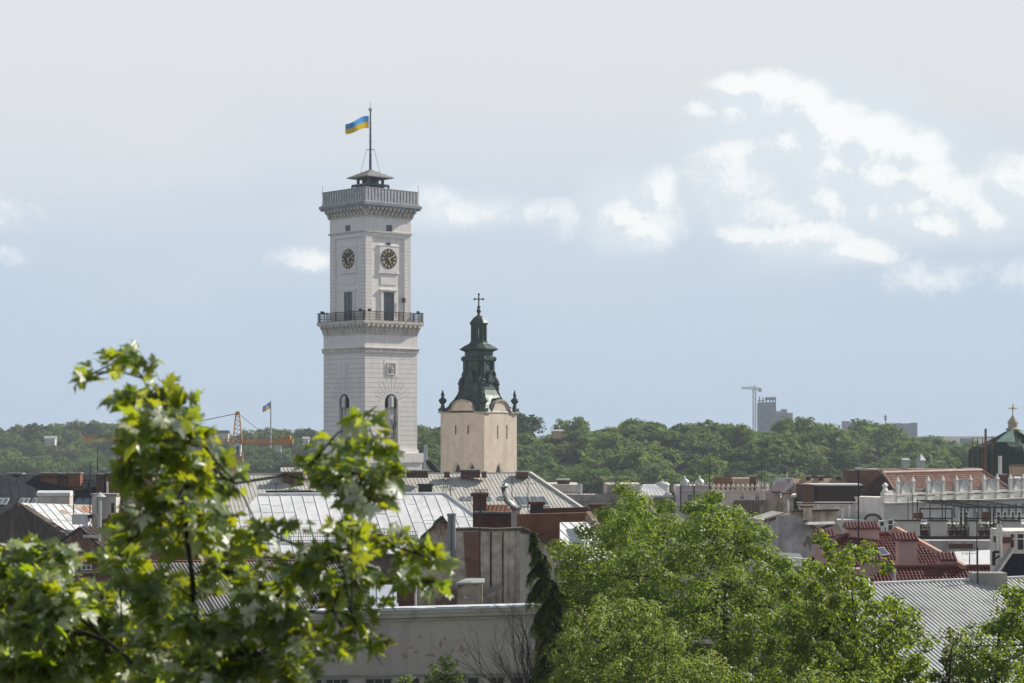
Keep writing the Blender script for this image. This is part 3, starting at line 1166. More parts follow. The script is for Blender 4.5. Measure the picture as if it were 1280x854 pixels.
# ---------------------------------------------------------------- materials of the town
MT['slate'] = M('slate', (.040, .044, .052), (.028, .031, .038), 1.0, .9, streak=((.07, .07, .07), .3, 2.0), spec=.12)
MT['slate_black'] = M('slate_black', (.03, .033, .04), (.02, .022, .027), 1.0, .7)
MT['white_sheet'] = M('white_sheet', (.80, .81, .82), (.64, .65, .66), .35, .5, .0, streak=((.42, .41, .40), .45, 1.1), spots=((.50, .46, .41), .55, .6, .60), spec=.5)
MT['sheet_seam'] = M('sheet_seam', (.22, .23, .24), (.30, .31, .32), 1, .6, .2)
MT['grey_sheet'] = M('grey_sheet', (.56, .55, .50), (.47, .46, .42), .5, .7, 0, streak=((.2, .19, .16), .4, 1.3), spec=.3)
MT['grey_rib'] = M('grey_rib', (.56, .55, .50), (.46, .45, .42), .6, .65, 0)
MT['corrugated'] = M('corrugated', (.62, .63, .62), (.52, .53, .52), .3, .55, .1, streak=((.24, .23, .22), .5, .9), spots=((.30, .25, .20), .5, .5, .62), spec=.4)
MT['asbestos'] = M('asbestos', (.33, .33, .33), (.2, .2, .2), .6, .85)
MT['rust_sheet'] = M('rust_sheet', (.36, .15, .07), (.50, .42, .36), 1.2, .85, contrast=(.42, .62))
MT['rust_roof'] = M('rust_roof', (.26, .12, .075), (.17, .08, .05), 1.0, .85)
MT['brick'] = M_brick('brick', (.25, .095, .06), (.19, .075, .05), soot=.5)
MT['brick_orange'] = M_brick('brick_orange', (.25, .095, .055), (.20, .078, .045), mortar=(.21, .14, .105), soot=.5)
MT['brick_dark'] = M_brick('brick_dark', (.17, .075, .055), (.12, .06, .045), mortar=(.12, .1, .09), soot=.5)
MT['brick_plaster'] = M_brick('brick_plaster', (.27, .13, .09), (.2, .1, .07), plaster=(.36, .31, .26), amount=.47, soot=.6)
MT['peel_wall'] = M_brick('peel_wall', (.24, .12, .085), (.2, .1, .07), plaster=(.68, .60, .50), amount=.43, soot=.55, psc=.3)
MT['stain_plaster'] = M_brick('stain_plaster', (.22, .13, .09), (.18, .11, .08), plaster=(.50, .44, .36), amount=.38, soot=.5, psc=.4)
MT['gable_dark'] = M_brick('gable_dark', (.13, .085, .065), (.10, .07, .055), plaster=(.14, .12, .10), amount=.44, soot=.5, psc=.5)  # darkened brick: the shade on the left gable put into its colour
MT['render_grey'] = M('render_grey', (.50, .47, .43), (.31, .285, .26), .9, .93, streak=((.1, .09, .08), .5, 1.6), spec=.15)
MT['render_pale'] = M('render_pale', (.66, .625, .57), (.46, .43, .39), .6, .93, streak=((.2, .18, .16), .45, 1.6), spec=.15)
MT['render_blue'] = M('render_blue', (.60, .59, .58), (.33, .315, .30), .45, .93, streak=((.12, .11, .1), .6, 1.3), spots=((.17, .11, .08), .8, .7, .60), spec=.15)
MT['wall_plaster'] = M('wall_plaster', (.57, .53, .49), (.48, .44, .405), .35, .93, streak=((.28, .25, .22), .5, 1.0), spots=((.47, .42, .38), .6, .5, .58), spec=.15)  # light grey plaster, its own colour, with streaks and spots
MT['peeled'] = M('peeled', (.42, .30, .25), (.38, .285, .245), 1.5, .95)
MT['yellow_wall'] = M('yellow_wall', (.50, .44, .33), (.40, .35, .27), .8, .92)
MT['pink_wall'] = M('pink_wall', (.56, .39, .37), (.50, .34, .32), .7, .9)
MT['palepink_wall'] = M('palepink_wall', (.74, .66, .62), (.60, .53, .50), .6, .9)
MT['palace_white'] = M('palace_white', (.88, .85, .79), (.74, .71, .66), .6, .88, streak=((.36, .33, .3), .4, 1.5))
MT['palace_grey'] = M('palace_grey', (.66, .64, .60), (.54, .52, .49), .7, .9)
MT['tile_orange'] = M('tile_orange', (.22, .12, .088), (.145, .082, .065), .8, .85, spots=((.36, .22, .16), .5, 2.4, .55))
MT['tile_red'] = M('tile_red', (.18, .052, .046), (.15, .042, .038), .7, .38, spec=.6)
MT['tile_brown'] = M('tile_brown', (.06, .038, .032), (.042, .03, .027), .8, .85)
MT['salmon'] = M('salmon', (.52, .32, .255), (.44, .27, .21), .9, .7)
MT['tan'] = M('tan', (.55, .40, .28), (.42, .31, .22), .8, .9)
MT['pale_metal'] = M('pale_metal', (.55, .58, .57), (.45, .48, .47), .8, .45, .3)
MT['bright_metal'] = M('bright_metal', (.60, .61, .62), (.45, .46, .47), 2, .25, .8)
MT['concrete'] = M('concrete', (.36, .35, .33), (.26, .25, .24), .8, .92)
MT['dark_metal'] = M('dark_metal', (.03, .03, .032), (.045, .043, .04), 2, .6, .2)
MT['net_green'] = M('net_green', (.013, .034, .028), (.02, .05, .04), .5, .8)
MT['net_lit'] = M('net_lit', (.20, .32, .27), (.12, .22, .18), .6, .8)  # sunlight on the dome top put into a paler net green
MT['crane_orange'] = M('crane_orange', (.60, .29, .06), (.50, .24, .06), 1, .6)
MT['crane_white'] = M('crane_white', (.62, .62, .6), (.5, .5, .48), 1, .6)
MT['planter'] = M('planter', (.20, .09, .06), (.14, .07, .05), 2, .8)
MT['greenery'] = M('greenery', (.05, .085, .03), (.09, .12, .05), 3, .7)
MT['blue_white'] = M('blue_white', (.70, .74, .80), (.62, .66, .72), .5, .5)


def bld(name, label, cat, px, Y, group=None):
    return thing(name, label, cat, ((px - 640) * Y / FPX, Y, 0), 0, group)


def body(root, px0, px1, py, Y, depth, mat, name='wall'):
    a, b = P(px0, py, Y), P(px1, py, Y)
    return MB().box(a.x, b.x, Y, Y + depth, 0, a.z).build(name, mat, root)


def pbox(mb, px0, px1, py0, py1, Y, depth, sink=0.0):
    """upright box whose front face fills these photo pixels at Y"""
    a, b = P(px0, py1, Y), P(px1, py0, Y)
    return mb.box(a.x, b.x, Y, Y + depth, a.z - sink, b.z)


def chimney(root, px0, px1, py0, py1, Y, mat, cap=None, depth=1.0, sink=1.6, capt=.16, over=.12, holes=0, pots=0, name='chimney'):
    mb = MB()
    pbox(mb, px0, px1, py0, py1, Y, depth, sink)
    c_ = mb.build(name, mat, root)
    if cap:
        a, b = P(px0, py0, Y), P(px1, py0, Y)
        MB().box(a.x - over, b.x + over, Y - over, Y + depth + over, a.z + .003, a.z + capt).build('chimney_cap', cap, c_)
    if holes:
        a, b = P(px0, py0, Y), P(px1, py0, Y)
        for i in range(holes):
            x = a.x + (b.x - a.x) * (i + .5) / holes
            MB().box(x - .10, x + .10, Y - .012, Y + .05, a.z - .50, a.z - .18).build('flue_hole', MT['clock_black'], c_)
    if pots:
        mb = MB()
        a, b = P(px0, py0, Y), P(px1, py0, Y)
        for i in range(pots):
            x = a.x + (b.x - a.x) * (i + .5) / pots
            mb.lathe([(.11, 0), (.14, .5), (.12, .52)], 8, (x, Y + depth / 2, a.z + (capt if cap else 0)))
        mb.build('chimney_pot', MT['rust_roof'], c_)
    return c_


def skylight(root, quad, p0, az, pitch, glass='glass_sky'):
    q, n = plane_pts(quad, p0, az, pitch)
    c_ = sum(q, Vector()) / len(q)
    fr = MB().prism([v + n * .16 for v in q], n * -.3).build('skylight', MT['pale_metal'], root)
    MB().prism([c_ + (v - c_) * .78 + n * .175 for v in q], n * -.05).build('pane', MT[glass], fr)


def win(root, px0, px1, py0, py1, Y, frame='palace_white', glass='glass_dark', bars=1, cross=True):
    mb = MB()
    pbox(mb, px0, px1, py0, py1, Y - .02, .12)
    pane = mb.build('window', MT[glass], root)
    mb = MB()
    a, b = P(px0, py1, Y), P(px1, py0, Y)
    t = .07
    for i in range(bars + 2):
        x = a.x + (b.x - a.x) * i / (bars + 1)
        mb.box(x - t / 2, x + t / 2, Y - .06, Y + .05, a.z, b.z)
    for f_ in ((0, .68, 1) if cross else (0, 1)):
        z = a.z + (b.z - a.z) * f_
        mb.box(a.x - .05, b.x + .05, Y - .057, Y + .048, z - t / 2, z + t / 2)
    mb.build('window_frame', MT[frame], pane)
    return pane


AG = 'aerials and poles on the rooftops'


def aerial(px, py0, py1, Y, label, kind='pole', r=.035, name='antenna', mat='dark_metal', group=AG):
    a, b = P(px, py1, Y), P(px, py0, Y)
    t = thing(name, label, 'antenna', a, 0, group)
    MB().tube([a - Vector((0, 0, 1.2)), b], [r, r * .7], 6).build('mast', MT[mat], t)
    H = (b - a).z
    if kind == 'yagi':
        mb = MB()
        for f_, L in ((.97, .55), (.75, .42)):
            c_ = a.lerp(b, f_)
            mb.bar(c_ + Vector((-L, -.2, 0)), c_ + Vector((L, .2, 0)), .035)
            for i in range(6):
                x = -L + 2 * L * (i + .5) / 6
                mb.bar(c_ + Vector((x, x * .36 - .35, .02)), c_ + Vector((x, x * .36 + .35, .02)), .022)
                mb.bar(c_ + Vector((x, x * .36, -.2)), c_ + Vector((x, x * .36, .2)), .02)
        mb.build('aerial_head', MT[mat], t)
    elif kind == 'cross':
        mb = MB()
        for f_, L in ((.96, .45), (.8, .6)):
            c_ = a.lerp(b, f_)
            mb.bar(c_ + Vector((-L, 0, 0)), c_ + Vector((L, 0, 0)), .03)
            for s in (-1, -.4, .4, 1):
                mb.bar(c_ + Vector((s * L, 0, -.15)), c_ + Vector((s * L, 0, .15)), .025)
        mb.build('aerial_head', MT[mat], t)
    elif kind == 'ladder':
        mb = MB()
        n = int(H / 1.1)
        for i in range(n):
            c_ = a.lerp(b, (i + .5) / n)
            mb.bar(c_ + Vector((-.16, 0, 0)), c_ + Vector((.16, 0, 0)), .03)
        mb.build('rungs', MT[mat], t)
    return t


def tile_field(pts, p0, az, pitch, pitch_u=.25, pitch_v=.31, amp=.04, thick=.08):
    """pantiles: waves across, steps down the slope, cut to the outline"""
    q, n = plane_pts(pts, p0, az, pitch)
    down = Vector((0, 0, -1))
    down = (down - n * down.dot(n)).normalized()
    side = n.cross(down).normalized()
    o = q[0]
    uv = [((p - o).dot(side), (p - o).dot(down)) for p in q]

    def inside(u, v):
        c_ = False
        j = len(uv) - 1
        for i in range(len(uv)):
            (xi, yi), (xj, yj) = uv[i], uv[j]
            if (yi > v) != (yj > v) and u < (xj - xi) * (v - yi) / (yj - yi) + xi:
                c_ = not c_
            j = i
        return c_
    mb = MB()
    mb.prism([v - n * .03 for v in q], n * -thick)
    u0, u1 = min(u for u, _ in uv), max(u for u, _ in uv)
    v0, v1 = min(v for _, v in uv), max(v for _, v in uv)
    K = 6
    v = v0
    while v < v1:
        u = u0
        while u < u1:
            if inside(u + pitch_u / 2, v + pitch_v / 2):
                b = len(mb.v)
                for s, lift in ((0, 0.0), (1, .05)):
                    for k in range(K + 1):
                        x = u + pitch_u * k / K
                        h = amp * (math.sin(2 * math.pi * k / K)) + lift
                        mb.v.append(o + side * x + down * (v + s * pitch_v) + n * h)
                for k in range(K):
                    mb.f.append((b + k, b + K + 1 + k, b + K + 2 + k, b + k + 1))
                # drip edge
                for k in range(K + 1):
                    mb.v.append(mb.v[b + K + 1 + k] - n * .05)
                for k in range(K):
                    mb.f.append((b + K + 1 + k, b + 2 * K + 2 + k, b + 2 * K + 3 + k, b + K + 2 + k))
            u += pitch_u
        v += pitch_v
    return mb


# ================================================================ left side
r = bld('slate_roof_building', 'long building with dark slate roof and brick chimneys below the left wood', 'building', 100, 215)
body(r, -60, 262, 655, 208, 22, MT['render_grey'])
SL = ((100, 593, 215), 22, 34)
MB().roof([(-50, 594), (206, 593), (262, 668), (-50, 668)], *SL, .15, .9, .05, .03).build('roof', MT['slate'], r)
MB().bar(P(-50, 593.3, 215.4) + Vector((-3, 0, 0)), P(206, 592.6, 219), .35, .18).build('ridge_cap', MT['zinc'], r)
for x0, x1, y0, y1, hl, m_ in ((8, 27, 593, 604, 0, 'brick'), (50, 72, 592.5, 604.5, 5, 'brick_orange'), (73, 84, 593, 600, 3, 'brick_dark'), (85, 100, 592.5, 604, 0, 'brick_orange'),
                               (120, 130, 593.5, 600, 3, 'brick_dark'), (133, 156, 592, 604, 5, 'brick_orange'), (178, 196, 592, 603, 4, 'brick')):
    chimney(r, x0, x1, y0, y1, 212.5, MT[m_], MT['zinc'], 1.3, 2.2, .14, .1, hl)
for x in (0, 26, 42, 97, 108, 146):
    skylight(r, [(x, 624), (x + 5.5, 624), (x + 1, 632), (x - 5, 632)], *SL)
    skylight(r, [(x + 7, 624), (x + 12, 624), (x + 7.5, 632), (x + 2, 632)], *SL)
mb = MB()
for j in range(6):
    q, n = plane_pts([(86, 603 + j * 4.2), (117, 603 + j * 4.2)], *SL)
    mb.bar(q[0] + n * .25, q[1] + n * .25, .09)
for x in (88, 101, 115):
    q, n = plane_pts([(x, 601), (x + 3, 627)], *SL)
    mb.bar(q[0] + n * .2, q[1] + n * .2, .09)
mb.build('roof_ladder', MT['dark_metal'], r)

r = bld('rusty_roof_house', 'old house with dark shaded gable and white sheet roof patched with rust', 'house', 40, 150)
g = MB().wall([(-60, 676), (-8, 647), (24, 630), (85, 670), (85, 760), (-60, 760)], (24, 630, 150), -50, .5)
g.build('gable_wall', MT['gable_dark'], r)
RS = ((24, 629, 150), 40, 27)
MB().roof([(22, 628.5), (118, 631.5), (128, 661), (86, 671)], *RS, .12, .62, .05, .05, jitter=.04, cross=2).build('roof', MT['white_sheet'], r)
q, n = plane_pts([(84, 631.8), (117, 632.3), (118.5, 641.5), (103, 640.5), (98, 637)], *RS)
MB().prism([v + n * .03 for v in q], n * -.1).build('rusty_sheet', MT['rust_sheet'], r)
q, n = plane_pts([(75, 638), (84, 638), (88, 642), (80, 643)], *RS)
MB().prism([v + n * .03 for v in q], n * -.1).build('rusty_sheet', MT['rust_sheet'], r)
mb = MB()
q, n = plane_pts([(22, 628.6), (85.5, 670.5)], *RS)
mb.bar(q[0] + n * .05, q[1] + n * .05, .25, .12)
mb.build('verge_board', MT['brick_dark'], r)
mb = MB()
pbox(mb, 90, 110, 643, 649, 146, 1.4, .4)
d_ = mb.build('dormer', MT['white_sheet'], r)
mb = MB()
pbox(mb, 109.5, 116, 643.5, 648, 145.9, 1.0)
mb.build('dormer_opening', MT['clock_black'], d_)
body(r, 20, 130, 675, 153, 12, MT['gable_dark'], 'rear_wall')
c_ = chimney(r, 47, 87, 620, 631, 156, MT['render_pale'], None, 1.3, 2.5)
mb = MB()
a, b = P(46, 620, 156), P(88, 620, 156)
prof = [(-.12, 0), (-.1, .25), (.35, .38), (.7, .4), (1.2, .3), (1.42, 0)]
mb.prism([Vector((a.x, 156 + y, a.z + z)) for y, z in prof], Vector((b.x - a.x, 0, 0)))
mb.build('chimney_cap', MT['white_sheet'], c_)
c_ = chimney(r, 115, 145, 620, 645, 148, MT['render_pale'], MT['concrete'], 1.6, 3)
mb = MB()
pbox(mb, 139, 142.5, 629, 641, 147.98, .3)
mb.build('flue_slot', MT['clock_black'], c_)
chimney(r, 155, 177, 619, 645, 150, MT['render_grey'], MT['concrete'], 1.6, 4)
mb = MB()
a = P(124.5, 662, 146)
b = P(124.5, 621, 146)
mb.tube([a, b], .13, 10)
mb.lathe([(.5, 0), (.06, .32)], 12, b)
mb.build('vent_pipe', MT['pale_metal'], r)

r = bld('small_gable_house', 'small old brick gable house with brown roof in front of the rusty roof', 'house', 100, 130)
MB().wall([(70, 682), (100, 660), (130, 687), (130, 760), (70, 760)], (100, 660, 130), -18, .4).build('gable_wall', MT['brick_plaster'], r)
SG = ((100, 659, 130), 62, 26)
MB().roof([(99, 658.5), (158, 660), (164, 684), (131, 688)], *SG, .12, .5, .05, .04).build('roof', MT['tile_brown'], r)
mb = MB()
mb.bar(P(69, 682.5, 129.6), P(100, 659.5, 129.6), .3, .14)
mb.bar(P(100, 659.5, 129.6), P(131, 687.5, 129.6), .3, .14)
mb.build('verge_board', MT['dark_metal'], r)
body(r, 96, 160, 690, 133, 8, MT['brick_dark'], 'side_wall')
MB().tube([P(124, 668, 129), P(124.5, 735, 129)], .09, 8).build('downpipe', MT['pale_metal'], r)
mb = MB()
mb.bar(P(104, 670.5, 129), P(126, 671.5, 129), .16)
mb.build('gutter', MT['pale_metal'], r)
mb = MB()
mb.wall([(127, 668), (127, 650), (134, 648), (136, 643), (143, 644), (150, 641), (168, 640), (200, 642), (200, 700), (127, 700)], (127, 660, 137), 0, .5)
mb.build('ruined_wall', MT['brick_dark'], r)

r = bld('low_brick_outbuilding', 'low brick outbuilding with orange tiles beside the small gable house', 'shed', 94, 120)
mb = MB()
mb.wall([(40, 702), (140, 702), (140, 790), (40, 790)], (94, 702, 120), 0, 5)
mb.build('wall', MT['brick'], r)
mb = MB()
pbox(mb, 38, 142, 714, 717, 119.7, .4)
mb.build('ledge', MT['concrete'], r)
MB().roof([(38, 698), (142, 698), (142, 703), (38, 703)], (94, 703, 119.8), 0, 25, .12, .25, .08, .06).build('roof', MT['salmon'], r)
for x in (66, 108):
    win(r, x - 6, x + 6, 704, 712, 119.95)

r = bld('asbestos_roof_house', 'low house with striped corrugated grey roof half hidden by the maple', 'house', 300, 112)
AS = ((300, 703, 114), 30, 27)
MB().roof([(150, 705), (455, 702), (500, 757), (470, 775), (140, 775)], *AS, .1, .21, .09, .09).build('roof', MT['asbestos'], r)
MB().bar(P(150, 704, 112.4), P(455, 701, 118.2), .4, .22).build('ridge_tiles', MT['rust_roof'], r)
body(r, 150, 470, 770, 112, 10, MT['brick_dark'])
mb = MB()
mb.wall([(160, 702), (160, 690), (300, 686), (300, 702)], (200, 695, 122), 0, .5)
mb.build('rear_parapet', MT['brick'], r)

# ================================================================ centre
r = bld('ribbed_roof_building', 'long building under a wide grey ribbed roof in front of both towers', 'building', 480, 215)
RR = ((480, 593, 221), 17, 26)
MB().roof([(255, 594), (662, 592), (738, 643), (738, 650), (255, 650)], *RR, .12, .43, .08, .045).build('roof', MT['grey_sheet'], r)
MB().bar(P(255, 593.3, 213), P(662, 591.6, 232), .5, .22).build('ridge_cap', MT['grey_rib'], r)
mb = MB()
q, n = plane_pts([(662, 591.5), (739, 643.5)], *RR)
mb.bar(q[0] + n * .1, q[1] + n * .1, .4, .2)
mb.build('hip_cap', MT['grey_rib'], r)
body(r, 255, 735, 652, 214, 18, MT['brick_dark'])
for x0, x1, y0, y1, hl, Y in ((508, 535, 588.5, 595, 6, 219), (576, 600, 587.5, 595, 5, 222), (602, 608, 590, 596, 0, 222), (645, 660, 590, 598, 0, 224), (384, 396, 586, 594, 0, 215), (555, 562, 590, 595, 0, 221)):
    chimney(r, x0, x1, y0 + .3, min(y1, 593.5), Y, MT['brick_dark'], MT['zinc_pale'], 1.0, .35, .12, .1, hl)
chimney(r, 523, 540, 607, 617, 212, MT['clock_black'], MT['dark_metal'], 1.2, 2)
chimney(r, 480, 496, 611, 619, 211, MT['brick_dark'], MT['dark_metal'], 1.2, 2)
# raised roof lantern left, ragged gutter
mb = MB()
pbox(mb, 353, 379, 589, 595, 216, 2.5, 1)
lv = mb.build('roof_vent', MT['brick_dark'], r)
MB().roof([(351, 584.5), (381, 584.5), (382, 589.5), (350, 589.5)], (365, 589.5, 215.6), 17, 24, .1, .4, .1, .06).build('vent_roof', MT['grey_sheet'], lv)
mb = MB()
x = 332
while x < 480:
    w_ = RND.uniform(5, 14)
    pbox(mb, x, x + w_, 613.5 + RND.uniform(-.8, 1), 620, 206 + RND.uniform(-.1, .1), .8, 1)
    x += w_ - .2
mb.build('gutter_wall', MT['clock_black'], r)
for x, y, w_ in ((576, 622, 5), (583, 622, 6), (606, 622, 7), (622, 621.5, 8)):
    skylight(r, [(x, y), (x + w_, y), (x + w_ + 1.5, y + 4), (x + 1.5, y + 4)], *RR)
for x in (644, 653, 663.5, 673):
    skylight(r, [(x, 621), (x + 6.5, 621), (x + 15, 634), (x + 8, 634)], *RR)

r = bld('white_sheet_roof_house', 'wide house with bright white standing seam roof in the middle of the town', 'house', 440, 150)
WR = ((440, 618.5, 158), 13, 23)
MB().roof([(322, 619), (556, 618), (613, 659.5), (613, 692), (300, 692), (281, 667)], *WR, .12, .88, .04, .05, jitter=.05, cross=3).build('roof', MT['white_sheet'], r)
mb = MB()
q, n = plane_pts([(322, 618.6), (556, 617.6), (614, 659.5)], *WR)
mb.tube([v + n * .06 for v in q], .11, 8)
mb.build('ridge_roll', MT['white_sheet'], r)
mb = MB()
q, n = plane_pts([(596, 656), (651, 656), (653, 664), (600, 664)], (620, 660, 148), 10, 12)
mb.prism(q, n * -.12)
for i in range(5):
    t = (i + .5) / 5
    mb.bar(q[0].lerp(q[1], t) + n * .03, q[3].lerp(q[2], t) + n * .03, .05, .06)
mb.build('lower_roof', MT['white_sheet'], r)
body(r, 285, 600, 695, 152, 14, MT['render_grey'])
mb = MB()
q, n = plane_pts([(300, 679), (522, 676)], *WR)
for h in (.12, .42, .7):
    mb.bar(q[0] + Vector((0, 0, h)), q[1] + Vector((0, 0, h)), .035)
for i in range(75):
    p_ = q[0].lerp(q[1], i / 74)
    mb.bar(p_, p_ + Vector((0, 0, .72)), .025 if i % 6 else .05)
mb.build('snow_guard', MT['dark_metal'], r)
for x in (352, 429):
    q, n = plane_pts([(x, 677)], *WR)
    MB().tube([q[0] - n * .2, q[0] + Vector((0, 0, .95))], .1, 8).build('roof_vent', MT['zinc'], r)
q, n = plane_pts([(425, 672), (440, 672), (443, 677), (428, 677)], *WR)
MB().prism([v + n * .05 for v in q], n * -.1).build('roof_hatch', MT['zinc'], r)

r = bld('brick_firewall_house', 'brick house with orange firewall and dark parapet right of the white roof', 'house', 665, 136)
mb = MB()
mb.wall([(594, 641), (648, 641.5), (648, 720), (594, 720)], (620, 650, 140), 0, .6)
mb.build('dark_parapet', MT['brick_dark'], r)
MB().bar(P(593, 640.2, 139.8), P(649, 640.8, 139.8), .5, .14).build('parapet_cap', MT['zinc'], r)
mb = MB()
mb.wall([(650, 643), (735, 641), (735, 656), (701, 656), (701, 720), (650, 720)], (665, 650, 134), 18, .7)
mb.build('firewall', MT['brick_orange'], r)
body(r, 652, 735, 662, 138, 9, MT['brick_dark'], 'rear_wall')
mb = MB()
mb.wall([(664, 642), (664, 636), (735, 634), (740, 643)], (700, 640, 142), 10, .6)
mb.build('rear_parapet', MT['brick_dark'], r)
chimney(r, 591, 608, 621, 641, 141, MT['brick_dark'], MT['brick_dark'], 1.1, 2, .25, .14, pots=0)
chimney(r, 663, 679, 631, 643, 139, MT['clock_black'], MT['brick_dark'], 1.0, 2, .2, .15)
chimney(r, 738, 755, 634, 660, 138, MT['brick'], MT['brick_dark'], 1.1, 4, .2, .1)
chimney(r, 639, 650, 637, 656, 137.5, MT['render_pale'], MT['concrete'], .8, 3, .15, .1)
MB().roof([(606, 631), (634, 631), (640, 641), (604, 641)], (620, 641, 141), -10, 28, .1, .3, .08, .05).build('rear_roof', MT['rust_roof'], r)
MB().tube([P(645, 637, 137), P(639, 631, 137), P(634, 626, 137), P(631, 616, 137), P(629, 609, 137), P(631, 607.5, 136.6)], .2, 12).build('shiny_duct', MT['bright_metal'], r, True)
MB().roof([(700, 653), (737, 652.5), (766, 692), (766, 700), (700, 700)], (720, 653, 132), 40, 30, .12, .75, .05, .06).build('seam_roof', MT['white_sheet'], r)
mb = MB()
mb.bar(P(735, 644, 131.5), P(768, 691, 126.5), .32, .55)
mb.build('verge_wall', MT['brick_plaster'], r)

r = bld('peeling_firewall_house', 'house with tall peeling plaster firewall and twin flues behind the grey wall', 'house', 600, 118)
FW = ((600, 690, 118), 4)
pts = [(488, 765), (497, 707), (510, 697), (523, 685), (527, 673), (536, 665), (541, 661), (545, 653), (549, 651), (552, 647.5), (557, 654), (560, 659), (564, 663.5),
       (590, 663), (620, 664), (652, 662.5), (664, 668), (700, 692), (704, 765)]
MB().wall(pts, *FW, 1.0).build('firewall', MT['peel_wall'], r)
mb = MB()
cop, n = plane_pts([(497, 706.5), (510, 696.5), (523, 684.5), (527, 672.5), (536, 664.5), (541, 660.5), (545, 652.5), (549, 650.5), (552, 647)], *FW)
for a, b in zip(cop[:-1], cop[1:]):
    mb.bar(a + Vector((0, .4, .02)), b + Vector((0, .4, .02)), 1.15, .14)
cop, n = plane_pts([(552, 647), (557, 653.5), (564, 663), (590, 662.3), (620, 663.3), (652, 662)], *FW)
for a, b in zip(cop[:-1], cop[1:]):
    mb.bar(a + Vector((0, .4, .05)), b + Vector((0, .4, .05)), 1.15, .13)
cop, n = plane_pts([(652, 662), (664, 667.5), (702, 693)], *FW)
for a, b in zip(cop[:-1], cop[1:]):
    mb.bar(a + Vector((0, .4, .05)), b + Vector((0, .4, .05)), 1.2, .2)
mb.build('coping', MT['gable_dark'], r)
q, n = plane_pts([(579, 665), (601, 665), (600, 690), (601, 722), (583, 722), (581, 700)], *FW)
MB().prism([v + n * .03 for v in q], n * -.1).build('bare_brick', MT['brick'], r)
q, n = plane_pts([(612.5, 665), (614.5, 665), (614.5, 738), (612.5, 738)], *FW)
MB().prism([v + n * .05 for v in q], n * -.1).build('soot_joint', MT['clock_black'], r)
q, n = plane_pts([(627.5, 665), (629.5, 665), (629.5, 755), (627.5, 755)], *FW)
MB().prism([v + n * .05 for v in q], n * -.1).build('soot_joint', MT['gable_dark'], r)
q, n = plane_pts([(650, 667), (662, 669), (663, 757), (650, 757)], *FW)
MB().prism([v + n * .08 for v in q], n * -.2).build('corner_strip', MT['render_pale'], r)
mb = MB()
for x in (562, 567):
    mb.tube([P(x, 697, 117), P(x, 643, 117)], .12, 10)
    mb.lathe([(.15, -.1), (.15, .05)], 10, P(x, 643, 117))
mb.build('twin_flues', MT['zinc'], r)
mb = MB()
mb.bar(P(604, 741, 116.8), P(628, 733, 117), .12, .3)
mb.build('ledge', MT['concrete'], r)
body(r, 505, 700, 700, 119.5, 9, MT['brick_dark'], 'rear_wall')
ln = bld('lean_to', 'small lean-to with pale sheet roof against the peeling firewall', 'shed', 588, 115)
mb = MB()
pbox(mb, 572, 603, 729, 780, 115, 2.2)
mb.build('wall', MT['stain_plaster'], ln)
mb = MB()
q, n = plane_pts([(571, 727.5), (584, 722.5), (606, 723), (606, 728), (570, 729)], (588, 728, 114.9), 10, 9)
mb.prism(q, n * -.09)
mb.build('roof', MT['pale_metal'], ln)
mb = MB()
pbox(mb, 580, 584, 746, 748, 114.97, .1)
mb.build('wall_vent', MT['antenna_white'], ln)
pr = bld('brick_pier', 'narrow dark brick pier beside the pale metal shed roof', 'pier', 506, 110)
mb = MB()
pbox(mb, 495, 518, 724, 800, 110, 1.2, 2)
mb.build('shaft', MT['brick_dark'], pr)
MB().tube([P(519.5, 730, 109.9), P(519.5, 772, 109.9)], .06, 8).build('downpipe', MT['antenna_white'], pr)
ms = bld('metal_shed', 'low shed with blue-white sheet roof behind the grey wall', 'shed', 482, 108)
mb = MB()
pbox(mb, 462, 496, 757, 800, 108, 4, 3)
mb.build('wall', MT['render_grey'], ms)
MB().roof([(462, 731), (496, 731), (496, 762), (462, 762)], (482, 757, 108), 5, 35, .1, .9, .04, .04).build('roof', MT['blue_white'], ms)

r = bld('grey_wall_building', 'long grey plaster building with peeling patches and a row of windows below', 'building', 530, 95)
GWP = ((530, 800, 95), 20)
MB().wall([(300, 776), (669, 765.5), (669, 960), (300, 976)], *GWP, .5).build('wall', MT['wall_plaster'], r)
mb = MB()
q, n = plane_pts([(296, 766), (672, 756)], *GWP)
down = Vector((0, 0, -1))
back = Vector((-n.x, -n.y, 0))
prof = [(.42, 0), (.42, .22), (.34, .24), (.30, .42), (.12, .52), (.1, .6), (-.3, .62), (-.3, 0)]
mb.prism([q[0] + n * o + down * z for o, z in prof], q[1] - q[0])
mb.build('cornice', MT['render_pale'], r)
mb = MB()
for i in range(34):
    a, b = q[0].lerp(q[1], i / 34), q[0].lerp(q[1], (i + 1) / 34)
    j0, j1 = RND.uniform(0, .05), RND.uniform(0, .05)
    mb.prism([a + n * .5 + Vector((0, 0, .03 + j0)), b + n * .5 + Vector((0, 0, .03 + j1)), b + n * -.5 + Vector((0, 0, .05)), a + n * -.5 + Vector((0, 0, .05))], Vector((0, 0, -.09 - j0)))
mb.build('cornice_flashing', MT['blue_white'], r)
b_ = MB().prism([q[0] + n * -.3 + down * 1.4, q[1] + n * -.3 + down * 1.4, q[1] + n * -9 + down * 1.4, q[0] + n * -9 + down * 1.4], Vector((0, 0, -.3)))
b_.build('flat_roof', MT['zinc'], r)
rp = random.Random(5)
